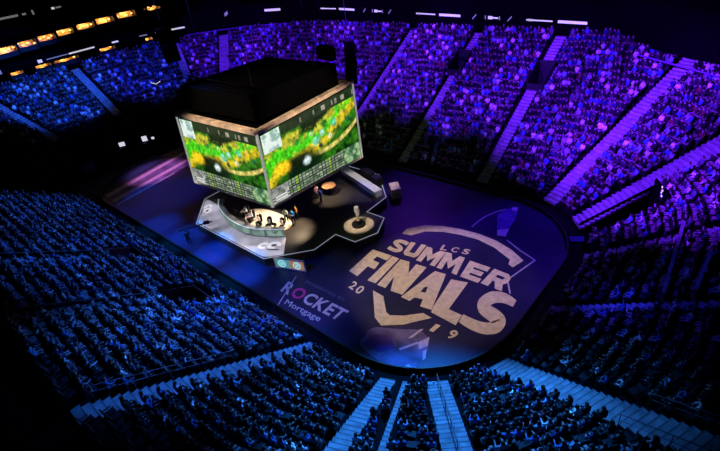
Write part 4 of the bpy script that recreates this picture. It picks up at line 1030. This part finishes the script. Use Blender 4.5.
spots = []      # x, y, z, facing, row, side node ray
rng = random.Random(11)
def walk(nodes, o):
    pts = [at(n_, o) for n_ in nodes]; acc = 0.; out = []; nxt = .3
    for i in range(len(pts) - 1):
        d = math.dist(pts[i], pts[i + 1])
        while nxt <= acc + d:
            t = (nxt - acc) / d; p = [pts[i][c] + (pts[i + 1][c] - pts[i][c]) * t for c in (0, 1)]
            nn = [nodes[i][c] + (nodes[i + 1][c] - nodes[i][c]) * t for c in (2, 3)]; l = math.hypot(*nn)
            out.append((p[0], p[1], nn[0] / l, nn[1] / l)); nxt += .54
        acc += d
    return out
for side, (nodes, k0, k1) in SIDES.items():
    for k in range(k0, k1 + 1):
        for (x, y, nx, ny) in walk(nodes, row_o(k) + .62):
            if in_aisle(x, y, k, .24) or in_hole(x, y, .35): continue
            if side == 'south' and x < -25.4: continue
            if not in_view((x, y, row_z(k) + 1)): continue
            if side == 'west' and nx > -1 and ny < -.55: continue
            j1, j2 = rng.uniform(-.09, .09), rng.uniform(-.05, .14)
            spots.append((x - ny * j1 + nx * j2, y + nx * j1 + ny * j2, row_z(k), math.atan2(-ny, -nx) - PI / 2 + rng.uniform(-.25, .25), k, side, nx, ny))
def occupancy(s):
    x, y, z, a, k, side, nx, ny = s
    o = row_o(k)
    if side == 'south' and o > 16.0 - max(0, x - 9) * .17: return .0
    if side == 'south_east' and math.degrees(math.atan2(ny, nx)) < -72 and o > 13.2: return .0
    if side == 'east': return .5 if y < 0 else .7
    if side == 'south_east' and math.degrees(math.atan2(ny, nx)) > -20: return .42
    if side in ('north', 'north_east'): return .93 if k > 3 else .7
    if side == 'south': return .86
    return .9
# a place is named by the stair it lies beside
SEC = {'a1': 'the lower right stair', 'a2': 'the railed stair', 'a25': 'the narrow stair', 'a3': 'the steep stair', 'a4': 'the slanting stair', 'f': 'the dim stair', 'e': 'the pinkish stair'}
NUM = 'first second third fourth fifth sixth seventh eighth ninth tenth eleventh twelfth thirteenth fourteenth fifteenth sixteenth seventeenth eighteenth nineteenth twentieth'.split()
def nth(i): return NUM[i] if i < 20 else 'twenty-' + NUM[i - 20] if i < 29 else 'thirtieth' if i == 29 else 'thirty-' + NUM[i - 30]
def seat_name(s):
    """row, and count from the nearest named stair (left or right as seen from above the stand, facing the floor)"""
    x, y, z, a, k, side, nx, ny = s
    best = None
    for key, ray, w, k0, k1, lab in AISLES:
        if key not in SEC or not k0 <= k <= k1: continue
        o, t = rel(ray, x, y)
        if o < -2: continue
        if best is None or abs(t) < abs(best[1]): best = (key, t, w)
    if best is None: return None
    return best[0], k, (1 if best[1] > 0 else -1), abs(best[1])
near = []
for s in spots:
    v = in_view((s[0], s[1], s[2] + 1), -2)
    if v: near.append((v[2], s))
near.sort(key=lambda q: q[0])
NEAR = [s for d, s in near]
occ = {}; info = {}
for s in spots: occ[s] = rng.random() < occupancy(s)
for s in spots: info[s] = (rng.choices(range(len(PAL)), PW)[0], rng.choices(range(5), (6, 3, 4, 2, .6))[0], rng.random() < .3)
ind_seats = set(NEAR[:300]); ind_people = set([s for s in NEAR if occ[s]][:300])
# count seats outward from the stair in each row
order = {}
for s in spots:
    nm = seat_name(s)
    if nm: order.setdefault(nm[:3], []).append((nm[3], s))
place = {}
for key, L_ in order.items():
    for i, (d, s) in enumerate(sorted(L_)): place[s] = (key[0], key[1], (('above', 'below') if key[0] in ('a1', 'e', 'f') else ('right of', 'left of'))[0 if key[2] > 0 else 1], i)
def where(s):
    kk, k, sd, i = place[s]
    return f'{nth(k)} row up, {nth(i)} seat {sd} {SEC[kk]}'
def put(src, s): return Matrix.Translation((s[0], s[1], s[2])) @ Matrix.Rotation(s[3], 4, 'Z')
for s in NEAR:
    if s in ind_seats:
        o = link('arena_seat', seat_me); o.matrix_world = put(None, s)
        tag(o, ('black seat under a spectator, ' if s in ind_people else 'empty black seat, ') + where(s), 'seat', 'seats in the near blue-lit rows')
    if s in ind_people:
        ci, pi_, lg_ = info[s]
        o = link('spectator', POSES[pi_][0]); o.matrix_world = put(None, s); o.color = (*PAL[ci][0], 1)
        h = link('hair', hair_l if lg_ else hair_s, o)
        tag(o, f'person in {PAL[ci][1]} top, ' + where(s), 'person', 'spectators in the near blue-lit rows')
# everybody else, and the remaining seats
def mass(name, items, label, cat, use_tint):
    Vs, Fl, Fs, cols = [], [], [], []; base = 0
    loops_, starts, totals = [], [], []
    for (v, ls, mi), s, shirt in items:
        c, sn = math.cos(s[3]), math.sin(s[3])
        w = np.empty_like(v); w[:, 0] = v[:, 0] * c - v[:, 1] * sn + s[0]; w[:, 1] = v[:, 0] * sn + v[:, 1] * c + s[1]; w[:, 2] = v[:, 2] * (.9 + .24 * ((s[0] * 7.3 + s[1] * 3.1) % 1.) if use_tint else 1.) + s[2]
        Vs.append(w)
        for p, q in zip(ls, mi):
            starts.append(len(loops_)); totals.append(len(p)); loops_.extend([i + base for i in p])
            if use_tint: cols.extend(shirt[q])
        base += len(v)
    Vs = np.concatenate(Vs)
    me = bpy.data.meshes.new(name); me.vertices.add(len(Vs)); me.vertices.foreach_set('co', Vs.ravel())
    me.loops.add(len(loops_)); me.loops.foreach_set('vertex_index', loops_)
    me.polygons.add(len(starts)); me.polygons.foreach_set('loop_start', starts)
    me.update(calc_edges=True); me.validate()
    if use_tint:
        a_ = me.attributes.new('tint', 'FLOAT_COLOR', 'FACE'); a_.data.foreach_set('color', cols); me.materials.append(M['tint'])
    else: me.materials.append(M['seat'])
    o = link(name, me); tag(o, label, cat, None, 'stuff'); return o
lows = [arrays(p[1]) for p in POSES]; seat_arr = arrays(seat_me)
# a low head of hair joins the low bodies
hv, hl, hm = arrays(hair_s)
lows = [(np.concatenate([v, hv]), ls + [tuple(i + len(v) for i in p) for p in hl], mi + [4] * len(hl)) for v, ls, mi in lows]
items = []
for s in spots:
    if occ[s] and s not in ind_people:
        ci, pi_, lg_ = info[s]; c = PAL[ci][0]
        tr_c = rng.choice([(.015, .018, .03), (.02, .02, .02), (.05, .06, .10)]); hc = rng.choice([(.015, .012, .01), (.02, .015, .01), (.06, .035, .015), (.02, .02, .02), (.35, .33, .33)] if rng.random() < .5 else [(.015, .012, .01)])
        items.append((lows[pi_], s, {0: (.28, .21, .22, 1), 1: (*c, 1), 2: (*tr_c, 1), 3: (.02, .02, .02, 1), 4: (*hc, 1)}))
mass('crowd', items, 'crowd of seated spectators filling the farther violet and blue stands', 'crowd', True)
mass('seat_rows', [(seat_arr, s, None) for s in spots if s not in ind_seats], 'rows of black arena seats in the farther violet and blue stands', 'seats', False)
print('spots', len(spots), 'people', len(items))

# ------------------------------------------------------------------ light
def spot(name, loc, to, watts, col, deg, blend=.6, r=.6):
    l = bpy.data.lights.new(name, 'SPOT'); l.energy = watts; l.color = col; l.spot_size = rad(deg); l.spot_blend = blend; l.shadow_soft_size = r
    o = bpy.data.objects.new(name, l); COL.objects.link(o); o.location = loc
    o.rotation_euler = (Vector(to) - Vector(loc)).to_track_quat('-Z', 'Y').to_euler(); return o
PUR, BLU, DBL = (.135, .010, 1.), (.03, .26, 1.), (.022, .12, 1.)
K = 1000.
for x, w in ((-28, 80), (-9, 125), (8, 150), (25, 150)):
    spot('violet_wash', (x * .8, -2, 27), (x, 30 if x < 20 else 27, 9.5 if x < 20 else 7), w * K, (.13, .010, 1.), 46, .6)
spot('violet_wash', (20, 0, 27), (34, 20, 6.5), 130 * K, PUR, 50, .6)
spot('violet_wash', (18, 4, 27), (41, 12, 6.5), 80 * K, PUR, 30, .6)
spot('blue_wash', (-22, 0, 27), (-49, -7, 11), 75 * K, DBL, 40, .6)
spot('blue_wash', (-22, 2, 27), (-47, 8, 10), 55 * K, (.03, .05, 1.), 36, .7)
spot('violet_wash', (-20, 4, 27), (-42, 24, 11), 80 * K, (.11, .012, 1.), 38, .6)
for x, w in ((-18, 42), (-2, 50), (14, 68)):
    spot('blue_wash', (x, 0, 27), (x + 2, -20.5 if x < 10 else -21.5, 3.2), w * K, (.02, .15, 1.) if x < 10 else (.03, .20, 1.), 40, .7)
spot('blue_wash', (18, 2, 27), (31.5, -17.5, 3), 120 * K, BLU, 38, .6)
spot('blue_wash', (18, 4, 27), (37, -10.5, 5), 30 * K, BLU, 22, .8)
spot('blue_wash', (18, 2, 27), (40, -1.5, 5), 10 * K, (.03, .03, 1.), 26, .8)
spot('blue_wash', (22, -1, 27), (36, -1.3, 3.5), 34 * K, (.03, .03, 1.), 13, .9)
# floor
spot('floor_blue', (-16, -26, 24), (-7, -11.9, 0), 10 * K, (.01, .2, 1.), 10, .8)
for x, w in ((-11, 60), (-5.5, 90), (0, 110), (5.5, 90)):
    spot('floor_blue', (x, -17, 27), (x + .5, -11.9, 0), w * 1.6 * K, (.006, .27, 1.), 13.5, 1.)
spot('floor_blue', (-16, -8, 27), (-17, -7, 0), 30 * K, (.01, .16, 1.), 28, 1.)
spot('floor_blue', (8, -28, 24), (14, -13, 0), 26 * K, (.02, .12, 1.), 30, .8)
spot('floor_violet', (30, 22, 24), (27, 7, 0), 22 * K, (.10, .02, 1.), 40, .7)
spot('floor_violet', (0, 24, 24), (13, 9, 0), 12 * K, (.2, .03, 1.), 30, .7)
spot('floor_white', (14, -4, 26), (22, -2.5, 0), 15 * K, (1., .79, .76), 36, .4)
spot('floor_pink', (-14, 0, 26), (-25, -4, 0), 30 * K, (1., .35, .85), 19, .7)
spot('floor_white', (14, -28, 25), (15, -10.8, 0), 7 * K, (1., .85, .9), 15, .5)
# stage
for x, y, w in ((-6.6, -7.2, 27), (-3.2, -8.5, 17), (.8, -9.0, 15), (4.2, -8.9, 17), (7.2, -8.0, 24)):
    spot('stage_key', (x, -18, 27), (x, y, 1), w * K, (.93, .9, 1.), 9.5, .7)
spot('stage_key', (20, 16, 22), (7.2, 6.2, 1.6), 17 * K, (1., .90, .82), 16, .5)
spot('stage_blue', (20, -6, 22), (7.0, 4.2, 1), 22 * K, (.15, .2, 1.), 9, .7)
spot('warm_pool', (2.4, -4.2, 4.85), (2.2, -5.6, 1.8), 1900, (1., .84, .66), 96, .5, .15)
spot('warm_pool', (5.4, -3.0, 4.85), (6.0, -4.5, 1), 2800, (1., .74, .48), 66, .8, .15)
spot('warm_pool', (4.4, 1.6, 4.85), (4.9, 2.4, 1), 1700, (1., .76, .54), 72, .8, .15)
spot('trophy_light', (13.5, -10, 20), (11.6, -.55, 1.6), 13 * K, (1., .85, .68), 10, .5, .2)
# work lights above the cube that catch its frame
spot('cube_light', (3, -20, 25), (1.2, -6, 13.3), 19 * K, (1., .76, .55), 37, .7)
spot('cube_light', (26, 0, 24), (6.5, 0, 13.8), 21 * K, (1., .76, .55), 29, .8)
w = bpy.data.worlds.new('dark_arena'); S.world = w; w.use_nodes = True
w.node_tree.nodes['Background'].inputs['Color'].default_value = (.02, .02, .10, 1); w.node_tree.nodes['Background'].inputs['Strength'].default_value = .012
S.view_settings.view_transform = 'Standard'; S.view_settings.look = 'None'; S.view_settings.gamma = 1.; S.view_settings.exposure = 0.
S.view_settings.use_curve_mapping = False
S.cycles.use_denoising = True
S.cycles.max_bounces = 4
